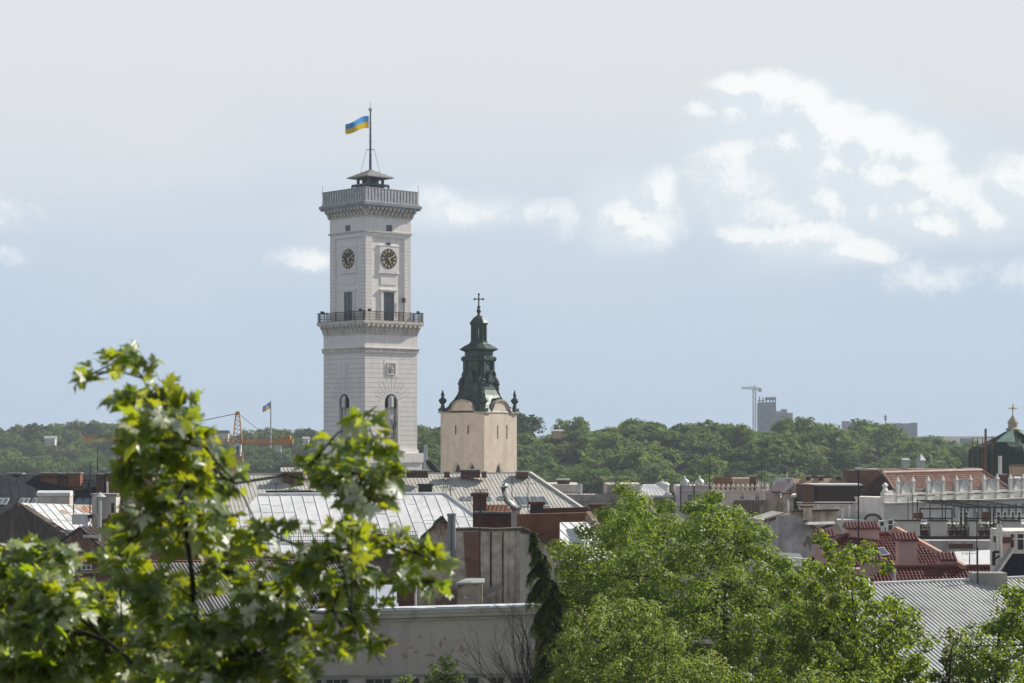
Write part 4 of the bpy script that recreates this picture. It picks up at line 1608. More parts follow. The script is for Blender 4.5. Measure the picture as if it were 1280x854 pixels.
for cx_, cy_, w_, h_ in ((506, 820, 9, 7), (520, 815, 8, 5), (538, 819, 18, 4), (551, 806, 7, 12), (571, 828, 5, 12), (577, 812, 9, 9), (524, 796, 7, 4), (589, 768 + 20, 5, 3), (600, 817, 6, 2), (556, 799, 4, 5), (566, 813, 4, 6), (513, 810, 5, 3), (583, 819, 5, 4)):
    pts = []
    m_ = 14
    for i in range(m_):
        a = 2 * math.pi * i / m_
        k_ = rp.uniform(.45, 1.15)
        pts.append((cx_ + w_ * .5 * k_ * math.cos(a), cy_ + h_ * .5 * k_ * math.sin(a)))
    q2, n2 = plane_pts(pts, *GWP)
    MB().prism([v + n2 * .006 for v in q2], n2 * -.03).build('peeled_patch', MT['peeled'], r)
for i, (x0, x1) in enumerate(((360, 376), (384, 402), (407, 435), (457, 489), (499, 524), (540, 570), (584, 598), (612, 630), (640, 654))):
    q2, n2 = plane_pts([(x0, 849 - (x0 - 400) * .012), (x1, 849 - (x1 - 400) * .012), (x1, 900), (x0, 900)], *GWP)
    pane = MB().prism([v + n2 * .012 for v in q2], n2 * -.08).build('window', MT['glass_dark'], r)
    mb = MB()
    k_ = max(1, round((x1 - x0) / 11))
    for j in range(k_ + 1):
        a, b = q2[0].lerp(q2[1], j / k_), q2[3].lerp(q2[2], j / k_)
        mb.bar(a + n2 * .03, b + n2 * .03, .055, .06, up=n2)
    mb.bar(q2[0] + n2 * .035, q2[1] + n2 * .035, .06, .05, up=n2)
    mb.build('window_frame', MT['concrete'], pane)
q2, n2 = plane_pts([(300, 846.5), (669, 842.5)], *GWP)
MB().bar(q2[0] + n2 * .01, q2[1] + n2 * .01, .12, .09, up=(0, 0, 1)).build('string_course', MT['concrete'], r)
# ================================================================ right: the far row
r = bld('flat_roof_block', 'beige flat-roofed block with rooftop box left of the white pyramid roof', 'building', 705, 292)
body(r, 681, 724, 606, 292, 14, MT['render_pale'])
body(r, 702, 763, 618.5, 286, 5, MT['render_grey'], 'front_wall')
mb = MB()
pbox(mb, 697, 712, 600.5, 606.5, 294, 2.5, .3)
bx_ = mb.build('rooftop_box', MT['brick_dark'], r)
mb = MB()
pbox(mb, 696, 713, 599, 600.4, 293.8, 3)
mb.build('box_lid', MT['pale_metal'], bx_)
MB().tube([P(724.5, 620, 288), P(724.5, 605, 288)], .38, 10).build('vent_pipe', MT['pale_metal'], r)
mb = MB()
for i in range(12):
    x = 704 + i * 5
    mb.bar(P(x, 618.5, 285.9), P(x, 615.5, 285.9), .05)
mb.bar(P(703, 615.5, 285.9), P(763, 615.5, 285.9), .05)
mb.build('roof_rail', MT['dark_metal'], r)
mb = MB()
pbox(mb, 704, 742, 626, 628, 285.9, .2)
mb.build('wall_band', MT['concrete'], r)

r = bld('white_pyramid_roof_house', 'pale house with low white pyramid roof in the row of far houses', 'house', 805, 285)
body(r, 760, 800, 606, 287, 13, MT['render_grey'])
body(r, 775, 800, 605, 286.8, 8, MT['palepink_wall'], 'upper_wall')
body(r, 797, 846, 619.5, 283, 11, MT['yellow_wall'], 'front_wall')
A_, B_ = P(796, 619.5, 282.4), P(840, 619.5, 282.4)
mb = MB()
D_ = 10
zt_ = P(0, 606, 287).z
mb.add([A_, B_, B_ + Vector((0, D_, 0)), A_ + Vector((0, D_, 0)), (A_.x + 1.2, A_.y + 4, zt_), (B_.x - 2.0, B_.y + 4, zt_), (B_.x - 2.0, B_.y + 6.5, zt_), (A_.x + 1.2, A_.y + 6.5, zt_)],
       [(0, 1, 5, 4), (1, 2, 6, 5), (2, 3, 7, 6), (3, 0, 4, 7), (4, 5, 6, 7), (3, 2, 1, 0)])
for i in range(8):
    t = (i + .5) / 8
    mb.bar(A_.lerp(B_, t) + Vector((0, .1, .05)), Vector((A_.x + 1.2 + (B_.x - A_.x - 3.2) * t, A_.y + 3.9, zt_ + .04)), .05)
mb.build('roof', MT['white_sheet'], r)
MB().bar(A_ + Vector((-.2, -.1, -.12)), B_ + Vector((.2, -.1, -.12)), .4, .3).build('eaves', MT['palace_white'], r)
win(r, 764, 774, 625, 632, 286.98, 'render_grey', bars=3)
mb = MB()
for i in range(7):
    x = 764 + i * 5
    mb.bar(P(x, 606, 287), P(x, 602.5, 287), .05)
mb.bar(P(763, 602.5, 287), P(798, 602.5, 287), .05)
mb.build('roof_rail', MT['dark_metal'], r)
r2 = bld('domed_turret', 'small round turret with grey-green copper cap behind the white pyramid roof', 'turret', 828, 296)
MB().lathe([(1.0, 0), (1.0, P(0, 607, 296).z), (1.15, P(0, 606.5, 296).z), (1.1, P(0, 605, 296).z), (.75, P(0, 603, 296).z), (.15, P(0, 601.6, 296).z), (.05, P(0, 599, 296).z)], 14, (P(828, 0, 296).x, 296, 0)).build('turret_body', MT['pale_metal'], r2)
r = bld('brown_gable_house', 'narrow house with brown pitched roof wedged beside the white pyramid roof', 'house', 845, 284)
body(r, 846, 852, 622, 284, 8, MT['palace_grey'])
MB().roof([(839, 607), (846, 607), (854, 620), (840, 619)], (846, 612, 286), 30, 35, .15).build('roof', MT['tile_brown'], r)
MB().roof([(846, 606.5), (851, 612), (852, 620), (846, 615)], (848, 612, 285.5), 50, 30, .15).build('side_roof', MT['white_sheet'], r)

r = bld('twin_dome_house', 'pale pink townhouse with two small grey domes on its parapet', 'house', 870, 275)
body(r, 850, 889, 608, 275, 10, MT['palepink_wall'])
for x in (856, 874.5):
    z0 = P(0, 606, 276.5).z
    MB().lathe([(.62, z0 - .6), (.62, z0), (.7, z0 + .05), (.68, z0 + .3), (.5, z0 + .62), (.2, z0 + .82), (.06, z0 + .9), (.03, z0 + 1.3)], 14, (P(x, 0, 276.5).x, 276.5, 0)).build('dome', MT['pale_metal'], r, True)
mb = MB()
for x in (851, 856, 861, 866, 871, 876, 881, 886):
    pbox(mb, x - .9, x + .9, 602.5, 608.4, 274.9, .5)
mb.build('parapet_piers', MT['palepink_wall'], r)
mb = MB()
for y0, y1 in ((607, 608.3), (614, 615), (635, 636)):
    pbox(mb, 849.5, 889.5, y0, y1, 274.8, .4)
mb.build('string_course', MT['palace_grey'], r)
win(r, 859, 865, 618, 632, 275, 'palepink_wall')
win(r, 870, 876, 618, 632, 275, 'palepink_wall')
mb = MB()
for x in (851, 867.5, 888):
    mb.tube([P(x, 608, 274.7), P(x, 640, 274.7)], .09, 6)
mb.build('downpipe', MT['dark_metal'], r)

r = bld('mansard_townhouse', 'pale townhouse with brown mansard, tan attic and parapet urns', 'house', 925, 278)
body(r, 889, 965, 615, 278, 11, MT['palepink_wall'])
MB().roof([(893, 597), (914, 596), (919, 612), (889, 612)], (905, 612, 280), 10, 60, .2, .5, .06, .05).build('mansard_roof', MT['rust_roof'], r)
mb = MB()
pbox(mb, 918, 946, 598, 616, 282, 5)
mb.build('attic', MT['tan'], r)
chimney(r, 938, 945, 596, 612, 280, MT['brick_dark'], MT['concrete'], 1)
chimney(r, 948, 954, 603, 616, 279, MT['palepink_wall'], MT['concrete'], 1)
chimney(r, 957, 962, 605, 616, 279, MT['palepink_wall'], MT['concrete'], 1)
mb = MB()
for i in range(12):
    x = 892 + i * 6
    mb.lathe([(.16, 0), (.2, .15), (.1, .3), (.26, .55), (.22, .8), (.05, 1.0)], 8, P(x, 614, 277.9))
pbox(mb, 888, 966, 613.8, 615.5, 277.8, .5)
mb.build('parapet_urns', MT['palace_grey'], r)
for x in (903, 925, 944):
    win(r, x, x + 5, 617.5, 625, 278)
r = bld('pale_metal_roof_house', 'house with pale green-grey sheet roof between the mansard and the pink gable', 'house', 975, 276)
body(r, 962, 992, 614, 278, 8, MT['render_grey'])
MB().roof([(970, 597), (992, 597), (990, 614), (962, 614)], (978, 605, 280), -20, 38, .12, .6, .07, .07).build('roof', MT['pale_metal'], r)
chimney(r, 984, 989, 600, 614, 276.5, MT['render_grey'], MT['concrete'], .8)
r = bld('pink_gable_house', 'small pink gable house with white roof edges in the far row', 'house', 992, 262)
MB().wall([(977, 640), (977, 618), (993, 603.5), (1007, 614), (1007, 640)], (992, 620, 262), 10, 7).build('wall', MT['pink_wall'], r)
mb = MB()
mb.bar(P(976, 618.5, 261.6), P(993, 603, 261.6), .5, .3)
mb.build('verge', MT['pale_metal'], r)
MB().roof([(993, 603), (1005, 604), (1014, 622), (1003, 628), (998, 618)], (998, 610, 262), 60, 35, .12).build('roof', MT['white_sheet'], r)
chimney(r, 986, 989, 612, 622, 258, MT['rust_roof'], None, .5, 1)

r = bld('brown_tile_cottage', 'low house with brown tile roof in front of the mansard townhouse', 'house', 935, 240)
body(r, 916, 962, 640, 240, 10, MT['yellow_wall'])
MB().roof([(918, 625.5), (966, 625), (957, 640), (910, 640)], (935, 640, 239.6), -12, 30, .15, .35, .1, .06).build('roof', MT['tile_brown'], r)
for x in (928, 944):
    win(r, x, x + 6, 642, 650, 240)
mb = MB()
pbox(mb, 950, 958, 641, 670, 239, 1.5, 3)
mb.build('corner_pier', MT['render_pale'], r)
r = bld('crumbling_wall_house', 'crumbling grey plaster house with stepped brick chimneys', 'house', 975, 225)
MB().wall([(950, 670), (950, 634), (957, 627), (968, 622), (979, 622), (991, 624), (992, 660)], (970, 640, 228), -15, 6).build('wall', MT['stain_plaster'], r)
chimney(r, 967, 975, 616, 627, 226, MT['stain_plaster'], MT['brick_dark'], 1.2)
chimney(r, 979, 989, 618, 632, 225, MT['stain_plaster'], MT['brick_dark'], 1.2)
MB().tube([P(985, 640, 223), P(985, 626, 223)], .14, 8).build('vent_pipe', MT['palace_white'], r)
r = bld('stained_wall_house', 'grey-blue stained gable wall house left of the red tiled roof', 'house', 985, 180)
MB().wall([(958, 720), (958, 650.5), (988, 641.5), (1008, 652), (1021, 663), (1022, 720)], (985, 670, 180), 12, 5).build('wall', MT['render_blue'], r)
mb = MB()
mb.bar(P(957, 650.5, 179.6), P(989, 641, 179.6 + 1.5), .7, .25)
mb.bar(P(1006, 651, 180), P(1022, 663, 180), .6, .25)
mb.build('coping', MT['brick_dark'], r)
MB().roof([(1008, 655), (1046, 654), (1056, 668), (1024, 668)], (1025, 660, 181), 15, 24, .12).build('roof', MT['tile_brown'], r)
MB().bar(P(1008, 654.5, 179), P(1042, 653.6, 182), .3, .22).build('white_flashing', MT['white_sheet'], r)
body(r, 1010, 1060, 668, 184, 6, MT['render_grey'], 'side_wall')
MB().wall([(990, 665), (990, 639), (1004, 639.5), (1016, 638.5), (1046, 638), (1046, 665)], (1018, 650, 188), 5, 1.0).build('parapet', MT['stain_plaster'], r)
MB().bar(P(989, 639, 187.3), P(1047, 637.6, 188), .9, .18).build('parapet_coping', MT['tile_brown'], r)
chimney(r, 1004, 1015, 634.5, 656, 187, MT['stain_plaster'], MT['brick_dark'], 1.2)
q, n = plane_pts([(966, 690), (1000, 692), (1010, 708), (960, 708)], (985, 700, 172), 0, 12)
MB().prism(q, n * -.15).build('lower_roof', MT['zinc'], r)
MB().bar(P(991, 698, 170), P(1012, 700, 169), .4, .16).build('lower_eaves', MT['white_sheet'], r)

# ================================================================ the palace with gothic gables
PY = 225.0
r = bld('gothic_palace', 'white palace with pointed gables, pinnacles and a big orange tiled hip roof', 'building', 1180, PY)
RP = ((1104, 626, PY + 1.6), 41, 36)
tile_field([(1103, 592), (1227, 589), (1266, 614), (1258, 624), (1124, 624)], *RP, .30, .40, .022).build('roof', MT['tile_orange'], r)
mb = MB()
q, n = plane_pts([(1124, 624), (1103, 591.6), (1227, 588.6), (1266, 614)], *RP)
mb.tube([v + n * .08 for v in q], .2, 8)
mb.build('ridge_tiles', MT['salmon'], r)
mb = MB()
MB().roof([(1103, 592), (1124, 625), (1124, 630), (1058, 630), (1080, 610)], (1104, 593, PY + 7), -49, 48, .15, .6, .05, .04).build('hip_roof', MT['tile_brown'], r)  # left slope of the orange roof; its shade put in by brown tiles
body(r, 1104, 1290, 622, PY, 16, MT['palace_white'])
mb = MB()
pbox(mb, 1103, 1290, 628.5, 629.6, PY - .85, .9)
pbox(mb, 1103, 1290, 629.6, 631, PY - .55, .6)
pbox(mb, 1105, 1290, 618.8, 619.8, PY - .3, .5)
mb.build('cornice', MT['palace_grey'], r)
mb = MB()
pbox(mb, 1105, 1290, 631, 655, PY - .02, .2)
mb.build('shaded_front', MT['palace_grey'], r)  # lower front lies in shade, put in as a greyer sheet
mb = MB()
pbox(mb, 1105, 1122, 615.5, 628.4, PY - .12, .6)
pbox(mb, 1109, 1117, 613.5, 616, PY - .1, .5)
mb.build('corner_parapet', MT['palace_white'], r)
MB().lathe([(.25, 0), (.3, .2), (.15, .5), (.3, .8), (.05, 1.1)], 8, P(1107, 615.5, PY + .1)).build('corner_finial', MT['palace_white'], r)
for x in (1132, 1170, 1205, 1239, 1273):
    pts = [(x - 8, 621)]
    for i in range(9):
        t = i / 8
        pts.append((x - 8 * (1 - t ** 1.5) ** .8, 621 - 18 * t))
    pts += [(2 * x - p_, y_) for p_, y_ in pts[::-1][1:]]
    mb = MB()
    mb.wall(pts, (x, 612, PY - .1), 0, .5)
    gb = mb.build('pointed_gable', MT['palace_white'], r)
    mb = MB()
    q, _ = plane_pts(pts[:10], (x, 612, PY - .1), 0)
    for a, b in zip(q[:-1], q[1:]):
        mb.bar(a + Vector((0, .22, .04)), b + Vector((0, .22, .04)), .7, .12)
    q, _ = plane_pts(pts[9:], (x, 612, PY - .1), 0)
    for a, b in zip(q[:-1], q[1:]):
        mb.bar(a + Vector((0, .22, .04)), b + Vector((0, .22, .04)), .7, .12)
    mb.build('gable_edge', MT['zinc_pale'], gb)
    # the gable's little roof running back into the main roof
    mb = MB()
    q0, _ = plane_pts([(x - 7.5, 621), (x, 603.5), (x + 7.5, 621)], (x, 612, PY + .45), 0)
    mb.prism(q0, Vector((0, .9, 0)))
    mb.build('gable_roof', MT['zinc'], gb)
for x in (1122, 1141, 1160, 1178.5, 1195.5, 1213, 1230, 1246.5, 1263, 1279):
    mb = MB()
    a = P(x, 628, PY - .35)
    for y0, y1, s in ((628, 620, .42), (620, 619.4, .55), (619.4, 603, .27), (603, 602.3, .38)):
        z0, z1 = P(0, y0, PY).z, P(0, y1, PY).z
        mb.cbox((a.x, PY - .1, z0), s, s, z1 - z0 + .002)
    mb.lathe([(.24, 0), (.03, .55)], 4, (a.x, PY - .1, P(0, 602.3, PY).z), math.pi / 4)
    mb.build('pinnacle', MT['palace_grey'], r)
mb = MB()
for i in range(70):
    x = 1124 + i * 2.3
    pbox(mb, x, x + 1.0, 616.8, 618.6, PY - .15, .25)
mb.build('balustrade', MT['palace_white'], r)
rd = random.Random(3)
for i in range(12):
    x = 1147 + i * 10.5 + rd.uniform(-2, 2)
    mb = MB()
    pbox(mb, x, x + rd.uniform(1.2, 3), 614 + rd.uniform(-1.5, 1), 618, PY + 1.1, .8)
    mb.build('roof_vent', MT['pale_metal'], r)
for i in range(11):
    x = 1190 + i * 8.6
    win(r, x, x + 3.6, 636, 652, PY - .03, 'palace_grey', bars=0, cross=False)
# the front is turned 41 degrees to the right: swing every facade part about its left end
TH = math.radians(41)
X0 = P(1104, 0, PY).x
CT, ST = math.cos(TH), math.sin(TH)
todo = [o for o in r.children if o.name.split('.')[0] not in ('roof', 'ridge_tiles', 'hip_roof')]
while todo:
    o = todo.pop()
    todo += list(o.children)
    for vtx in o.data.vertices:
        p_ = vtx.co + r.location
        c_ = p_.x / PY
        u = (X0 - c_ * PY) / (c_ * ST - CT)
        d_ = p_.y - PY
        vtx.co = Vector((X0 + u * CT - d_ * ST, PY + u * ST + d_ * CT, p_.z)) - r.location
    o.data.update()
# left wing
r = bld('palace_wing', 'lower grey wing of the palace with dark brown mansard roof and blind arch', 'building', 1050, 228)
body(r, 998, 1104, 628, 228, 14, MT['palace_grey'])
MB().roof([(1004, 607), (1088, 607), (1066, 629), (1003, 629)], (1040, 629, 227.8), 0, 62, .2, .7, .04, .04).build('mansard_roof', MT['tile_brown'], r)
mb = MB()
pbox(mb, 1003, 1018, 606, 628, 227.2, 5)
mb.build('brick_end_wall', MT['brick_dark'], r)
mb = MB()
pbox(mb, 1010, 1078, 605.3, 607.4, 232, 4, .5)
mb.build('flat_roof_edge', MT['white_sheet'], r)
mb = MB()
pbox(mb, 996, 1105, 627.2, 628.8, 227.4, .8)
pbox(mb, 996, 1105, 630.5, 631.3, 227.7, .5)
for x in (1023, 1062, 1101):
    pbox(mb, x - 1.5, x + 1.5, 631.3, 650, 227.75, .4)
mb.build('cornice', MT['palace_white'], r)
pts = [(1081, 662), (1081, 650)] + [(1091 + 10 * math.cos(math.pi * (1 - i / 8)), 650 - 7 * math.sin(math.pi * i / 8)) for i in range(1, 8)] + [(1101, 650), (1101, 662)]
mb = MB()
mb.wall(pts, (1091, 655, 223), 0, 4)
ar = mb.build('arched_gable', MT['palace_grey'], r)
mb = MB()
q, _ = plane_pts(pts[1:-1], (1091, 655, 222.9), 0)
for a, b in zip(q[:-1], q[1:]):
    mb.bar(a, b, .35, .2)
mb.build('arch_moulding', MT['dark_metal'], ar)
win(r, 1092, 1099, 649, 653, 222.9, 'palace_grey')
for x in (1040, 1050):
    mb = MB()
    mb.wall([(x - 6, 640), (x, 633), (x + 6, 640)], (x, 637, 222), 0, 3)
    mb.build('small_gable', MT['render_pale'], r)
MB().tube([P(1053, 652, 220), P(1053, 636, 220)], .13, 8).build('flue', MT['palace_white'], r)
body(r, 1000, 1082, 650, 222.5, 5, MT['palace_grey'], 'lower_wall')
# roofs behind the palace
r = bld('rear_tile_roof_house', 'long low house with weathered orange roof and small chimneys behind the palace wing', 'house', 1030, 262)
body(r, 990, 1075, 607, 262, 9, MT['render_pale'])
MB().roof([(990, 598.5), (1074, 598), (1076, 608), (992, 608)], (1030, 607, 262), 0, 32, .15, .4, .1, .05).build('roof', MT['tan'], r)
for x in (1008, 1024, 1046, 1060):
    chimney(r, x, x + 5, 596, 603, 263, MT['brick_dark'], MT['concrete'], .8, 1)
r = bld('rear_flat_block', 'dark flat-roofed block with pale vents behind the orange palace roof', 'building', 1150, 256)
body(r, 1070, 1226, 589, 256, 10, MT['brick_dark'])
mb = MB()
for x0, x1, y0 in ((1072, 1082, 585), (1086, 1100, 586), (1104, 1128, 586.5), (1138, 1160, 586), (1163, 1202, 586.5), (1206, 1226, 585.5)):
    pbox(mb, x0, x1, y0, 589.5, 255.5, 3)
mb.build('roof_boxes', MT['render_grey'], r)
chimney(r, 1073, 1099, 588, 603, 252, MT['brick_dark'], MT['concrete'], 2, 3)

# ================================================================ terraces, red house, near roofs
r = bld('roof_terrace_building', 'pale building with rooftop terraces, iron pergolas and railings before the palace', 'building', 1190, 190)
body(r, 1120, 1290, 676, 191, 11, MT['render_grey'])
mb = MB()
pbox(mb, 1146, 1290, 670.5, 675.5, 189, 3.2)
mb.build('terrace_slab', MT['dark_metal'], r)
for x0, x1 in ((1121, 1150), (1163.5, 1184), (1212, 1222), (1254, 1275)):
    mb = MB()
    pbox(mb, x0, x1, 651.5, 672, 189.2, 1.0)
    pw = mb.build('parapet_block', MT['palace_grey'], r)
    mb = MB()
    pbox(mb, x0 - .7, x1 + .7, 650, 651.6, 189.0, 1.4)
    mb.build('parapet_coping', MT['dark_metal'], pw)
body(r, 1122, 1290, 655, 198, 3, MT['palace_grey'], 'terrace_back_wall')
for x0, x1, y0, y1 in ((1110, 1116, 650, 668), (1163, 1167, 646, 660), (1199, 1203, 640, 655), (1206, 1210, 640, 655), (1246, 1250, 640, 655), (1254, 1258, 640, 655), (1264, 1268, 640, 655), (1272, 1276, 640, 655)):
    win(r, x0, x1, y0, y1, 197.9, 'palace_white', bars=0)
for x0, x1, yt in ((1150, 1190, 636), (1206, 1238, 634.5), (1242, 1284, 634.5)):
    mb = MB()
    a, b = P(x0, yt, 190), P(x1, yt, 190)
    zb_ = P(0, 670, 190).z
    bk = Vector((-3.5, 5, .5)) if x0 > 1160 else Vector((2, 5, .5))
    for p_ in (a, b):
        mb.bar(Vector((p_.x, p_.y, zb_)), p_, .11)
        mb.bar(p_, p_ + bk, .09)
        mb.bar(p_ + bk, Vector((p_.x + bk.x, p_.y + bk.y, zb_)), .09)
    mb.bar(a, b, .13)
    mb.bar(a + bk, b + bk, .1)
    m0 = P(x0, 648, 190)
    mb.bar(Vector((a.x, 190, m0.z)), Vector((b.x, 190, m0.z)), .12)
    for t in (.25, .5, .75):
        mb.bar(a.lerp(b, t), a.lerp(b, t) + bk, .06)
    mb.build('pergola', MT['dark_metal'], r)
mb = MB()
for x0, x1 in ((1151, 1163), (1184.5, 1211), (1222.5, 1253)):
    z0, z1 = P(0, 669, 189.4).z, P(0, 660, 189.4).z
    xa, xb = P(x0, 0, 189.4).x, P(x1, 0, 189.4).x
    mb.bar((xa, 189.4, z1), (xb, 189.4, z1), .09)
    n_ = int((xb - xa) / .22)
    for i in range(n_ + 1):
        x = xa + (xb - xa) * i / n_
        mb.bar((x, 189.4, z0), (x, 189.4, z1), .04)
mb.build('terrace_railing', MT['dark_metal'], r)
rd = random.Random(9)
for x in (1154, 1160, 1189, 1196, 1203, 1208, 1227, 1234, 1240, 1247):
    t = thing('potted_plant', 'bushy potted plant behind the iron terrace railing', 'plant', P(x, 669, 190.6), 0, 'potted plants on the roof terrace')
    MB().lathe([(.22, 0), (.32, .5), (.28, .5)], 8, P(x, 669, 190.6)).build('pot', MT['planter'], t)
    mb = MB()
    for i in range(60):
        c_ = P(x, 669, 190.6) + Vector((rd.gauss(0, .28), rd.gauss(0, .25), .6 + abs(rd.gauss(0, .4))))
        d1 = Vector((rd.uniform(-1, 1), rd.uniform(-1, 1), rd.uniform(-1, 1))) * .13
        d2 = Vector((rd.uniform(-1, 1), rd.uniform(-1, 1), rd.uniform(-1, 1))) * .13
        mb.add([c_, c_ + d1, c_ + d1 + d2, c_ + d2], [(0, 1, 2, 3)])
    mb.build('leaves', MT['greenery'], t)
for x, w_, c_, m_ in ((1233, 4, (640, 652), 'rust_roof'), (1148, 6, (641, 648), 'rust_roof')):
    t = bld('terrace_awning' if x > 1200 else 'rooftop_cabinet', 'folded brown awning under the middle pergola' if x > 1200 else 'small rust brown cabinet on the terrace roof', 'awning' if x > 1200 else 'cabinet', x, 192)
    mb = MB()
    pbox(mb, x - w_, x + w_, c_[0], c_[1], 192, .6)
    mb.build('cover', MT[m_], t)
    mb = MB()
    pbox(mb, x - .3, x + .3, c_[1], 671, 192.2, .2)
    mb.build('stand', MT['dark_metal'], t)
ac = bld('air_conditioner', 'white air conditioner box on the wall left of the terraces', 'air conditioner', 1104, 188)
mb = MB()
pbox(mb, 1099, 1107, 651, 659, 188, .6)
mb.build('casing', MT['antenna_white'], ac)
mb = MB()
pbox(mb, 1100.5, 1104.5, 652.5, 657.5, 187.97, .1)
mb.build('fan_grille', MT['dark_metal'], ac)
mb = MB()
for x in (1099.5, 1106.5):
    mb.bar(P(x, 659, 188.3), P(x, 672, 188.3), .1)
mb.build('bracket', MT['dark_metal'], ac)
r = bld('white_flat_roof_annex', 'low annex with bright flat sheet roof under the terraces', 'annex', 1215, 165)
body(r, 1186, 1248, 708, 165, 8, MT['render_grey'])
q, n = plane_pts([(1186, 690), (1244, 687), (1246, 709), (1183, 709)], (1215, 708, 165), 4, 16)
MB().prism(q, n * -.12).build('roof', MT['white_sheet'], r)
mb = MB()
pbox(mb, 1158, 1247, 676, 690, 178, 2, 3)
mb.build('rear_wall', MT['render_blue'], r)
mb = MB()
pbox(mb, 1186, 1216, 680, 686, 177.9, .3)
mb.build('rear_shutter', MT['brick_dark'], r)

r = bld('red_tile_house', 'pink house with glossy red pantile roofs and pink capped chimneys', 'house', 1115, 140)
R1 = ((1115, 690, 141), 10, 34)
tile_field([(1056, 670), (1120, 667), (1122, 663), (1203, 710), (1098, 710), (1094, 706), (1006, 706), (1045, 677)], *R1).build('roof', MT['tile_red'], r)
mb = MB()
q, n = plane_pts([(1005, 706), (1045, 676.5), (1056, 669.7), (1120, 666.7)], *R1)
for a, b in zip(q[:-1], q[1:]):
    mb.tube([a + n * .08, b + n * .08], .13, 8)
mb.build('ridge_tiles', MT['tile_red'], r)
mb = MB()
mb.bar(P(1120, 661, 139.4), P(1206, 709, 134.6), .36, .30)
mb.bar(P(1120, 661, 139.4), P(1112, 667, 139.4), .36, .3)
mb.build('gable_verge', MT['salmon'], r)
R2 = ((1160, 720, 134), 5, 33)
tile_field([(1101, 710), (1244, 709.5), (1244, 732), (1084, 732)], *R2).build('lower_roof', MT['tile_red'], r)
q, n = plane_pts([(1101, 709.5), (1244, 709)], *R2)
MB().tube([q[0] + n * .08, q[1] + n * .08], .13, 8).build('ridge_tiles', MT['tile_red'], r)
body(r, 1030, 1200, 712, 137, 9, MT['pink_wall'])
MB().wall([(1077, 702), (1102, 699), (1084, 731), (1077, 731), (1077, 760)], (1085, 715, 134.5), 0, .4).build('gable_wall', MT['pink_wall'], r)


def tile_cap(ch, x0, x1, y0, y1, Y, depth):
    a, b = P(x0, y1, Y), P(x1, y0, Y)
    mb_ = MB()
    n_ = max(4, int((b.x - a.x) / .22))
    for i in range(n_):
        x = a.x + (b.x - a.x) * (i + .5) / n_
        mb_.tube([(x, Y - .3, a.z), (x, Y + depth * .5, b.z)], .09, 6)
        mb_.tube([(x, Y + depth + .3, a.z), (x, Y + depth * .5, b.z)], .09, 6)
    mb_.prism([(a.x, Y - .3, a.z - .05), (a.x, Y + depth + .3, a.z - .05), (a.x, Y + depth * .5, b.z - .04)], Vector((b.x - a.x, 0, 0)))
    mb_.build('tiled_cap', MT['tile_red'], ch)


for x0, x1, y0, y1, cx0, cx1, cy0, cy1, Y, d_ in ((1021, 1043, 671, 708, 1019, 1045, 662.5, 671, 138, 1.3), (1060, 1099, 661, 676, 1057, 1099, 653, 660.5, 142, 1.4),
                                                (1124, 1147, 675, 707, 1118, 1148, 666.5, 675, 137, 1.3), (1176, 1194, 700, 711, 1174, 1196, 691, 700, 135, 1.2),
                                                (1078, 1101, 701.5, 708, 1076, 1103, 692.5, 701.5, 134.2, 1.0)):
    ch = chimney(r, x0, x1, y0, y1, Y, MT['pink_wall'], None, d_, 1.2)
    tile_cap(ch, cx0, cx1, cy0, cy1, Y, d_)
skylight(r, [(1093, 687), (1104, 686), (1112, 695), (1100, 696.5)], *R1)
MB().tube([P(1118, 732, 131), P(1118, 710, 131)], .11, 10).build('flue', MT['pale_metal'], r)

r = bld('corrugated_roof_building', 'near building with wide pale corrugated roof at the lower right', 'building', 1180, 104)
CR = ((1180, 727.5, 106), 27, 24)
MB().roof([(1060, 732), (1300, 722), (1300, 900), (1150, 900), (1060, 770)], *CR, .1, .27, .09, .09).build('roof', MT['corrugated'], r)
q, n = plane_pts([(1060, 731.6), (1300, 721.6)], *CR)
MB().bar(q[0] + n * .06, q[1] + n * .06, .35, .1).build('ridge_cap', MT['white_sheet'], r)
mb = MB().prism([q[0] + Vector((0, .6, -.3)), q[1] + Vector((0, .6, -.3)), q[1] + Vector((0, .6, -22)), q[0] + Vector((0, .6, -22))], Vector((0, 4, 0)))
mb.build('wall', MT['render_grey'], r)
mb = MB()
pbox(mb, 1216, 1259, 716.5, 727, 106.5, 1.2, 1)
mb.build('ridge_block', MT['concrete'], r)
r = bld('slate_dormer_house', 'dark slate gable with pale verge at the right edge above the corrugated roof', 'house', 1262, 112)
MB().roof([(1239, 727), (1262, 692), (1300, 692), (1300, 727)], (1260, 715, 112), -18, 48, .15, .35, .03, .03).build('roof', MT['slate_black'], r)
MB().bar(P(1237, 727, 110.8), P(1265, 686, 112.6), .3, .2).build('verge', MT['concrete'], r)
body(r, 1245, 1300, 724, 113.5, 6, MT['render_grey'])
chimney(r, 1249, 1263, 679, 705, 115, MT['pink_wall'], MT['brick_dark'], 1.0, 3, .35, .08)
mb = MB()
pbox(mb, 1258, 1300, 664, 692, 117, 4, 2)
pw = mb.build('penthouse', MT['palace_white'], r)
for x0, x1 in ((1262, 1268), (1271, 1280)):
    win(r, x0, x1, 667, 688, 117, 'palace_white', bars=0)
mb = MB()
for x in (1247, 1251):
    mb.tube([P(x, 712, 114), P(x, 657, 114)], .09, 8)
mb.bar(P(1247, 666, 114), P(1290, 664.5, 114), .12)
mb.build('pipe_frame', MT['palace_white'], r)
mb = MB()
mb.bar(P(1242, 690, 113.5), P(1242, 707, 113.5), .14)
mb.bar(P(1242, 690, 113.5), P(1249, 690, 113.5), .14)
mb.bar(P(1242, 700, 113.5), P(1249, 695, 113.5), .1)
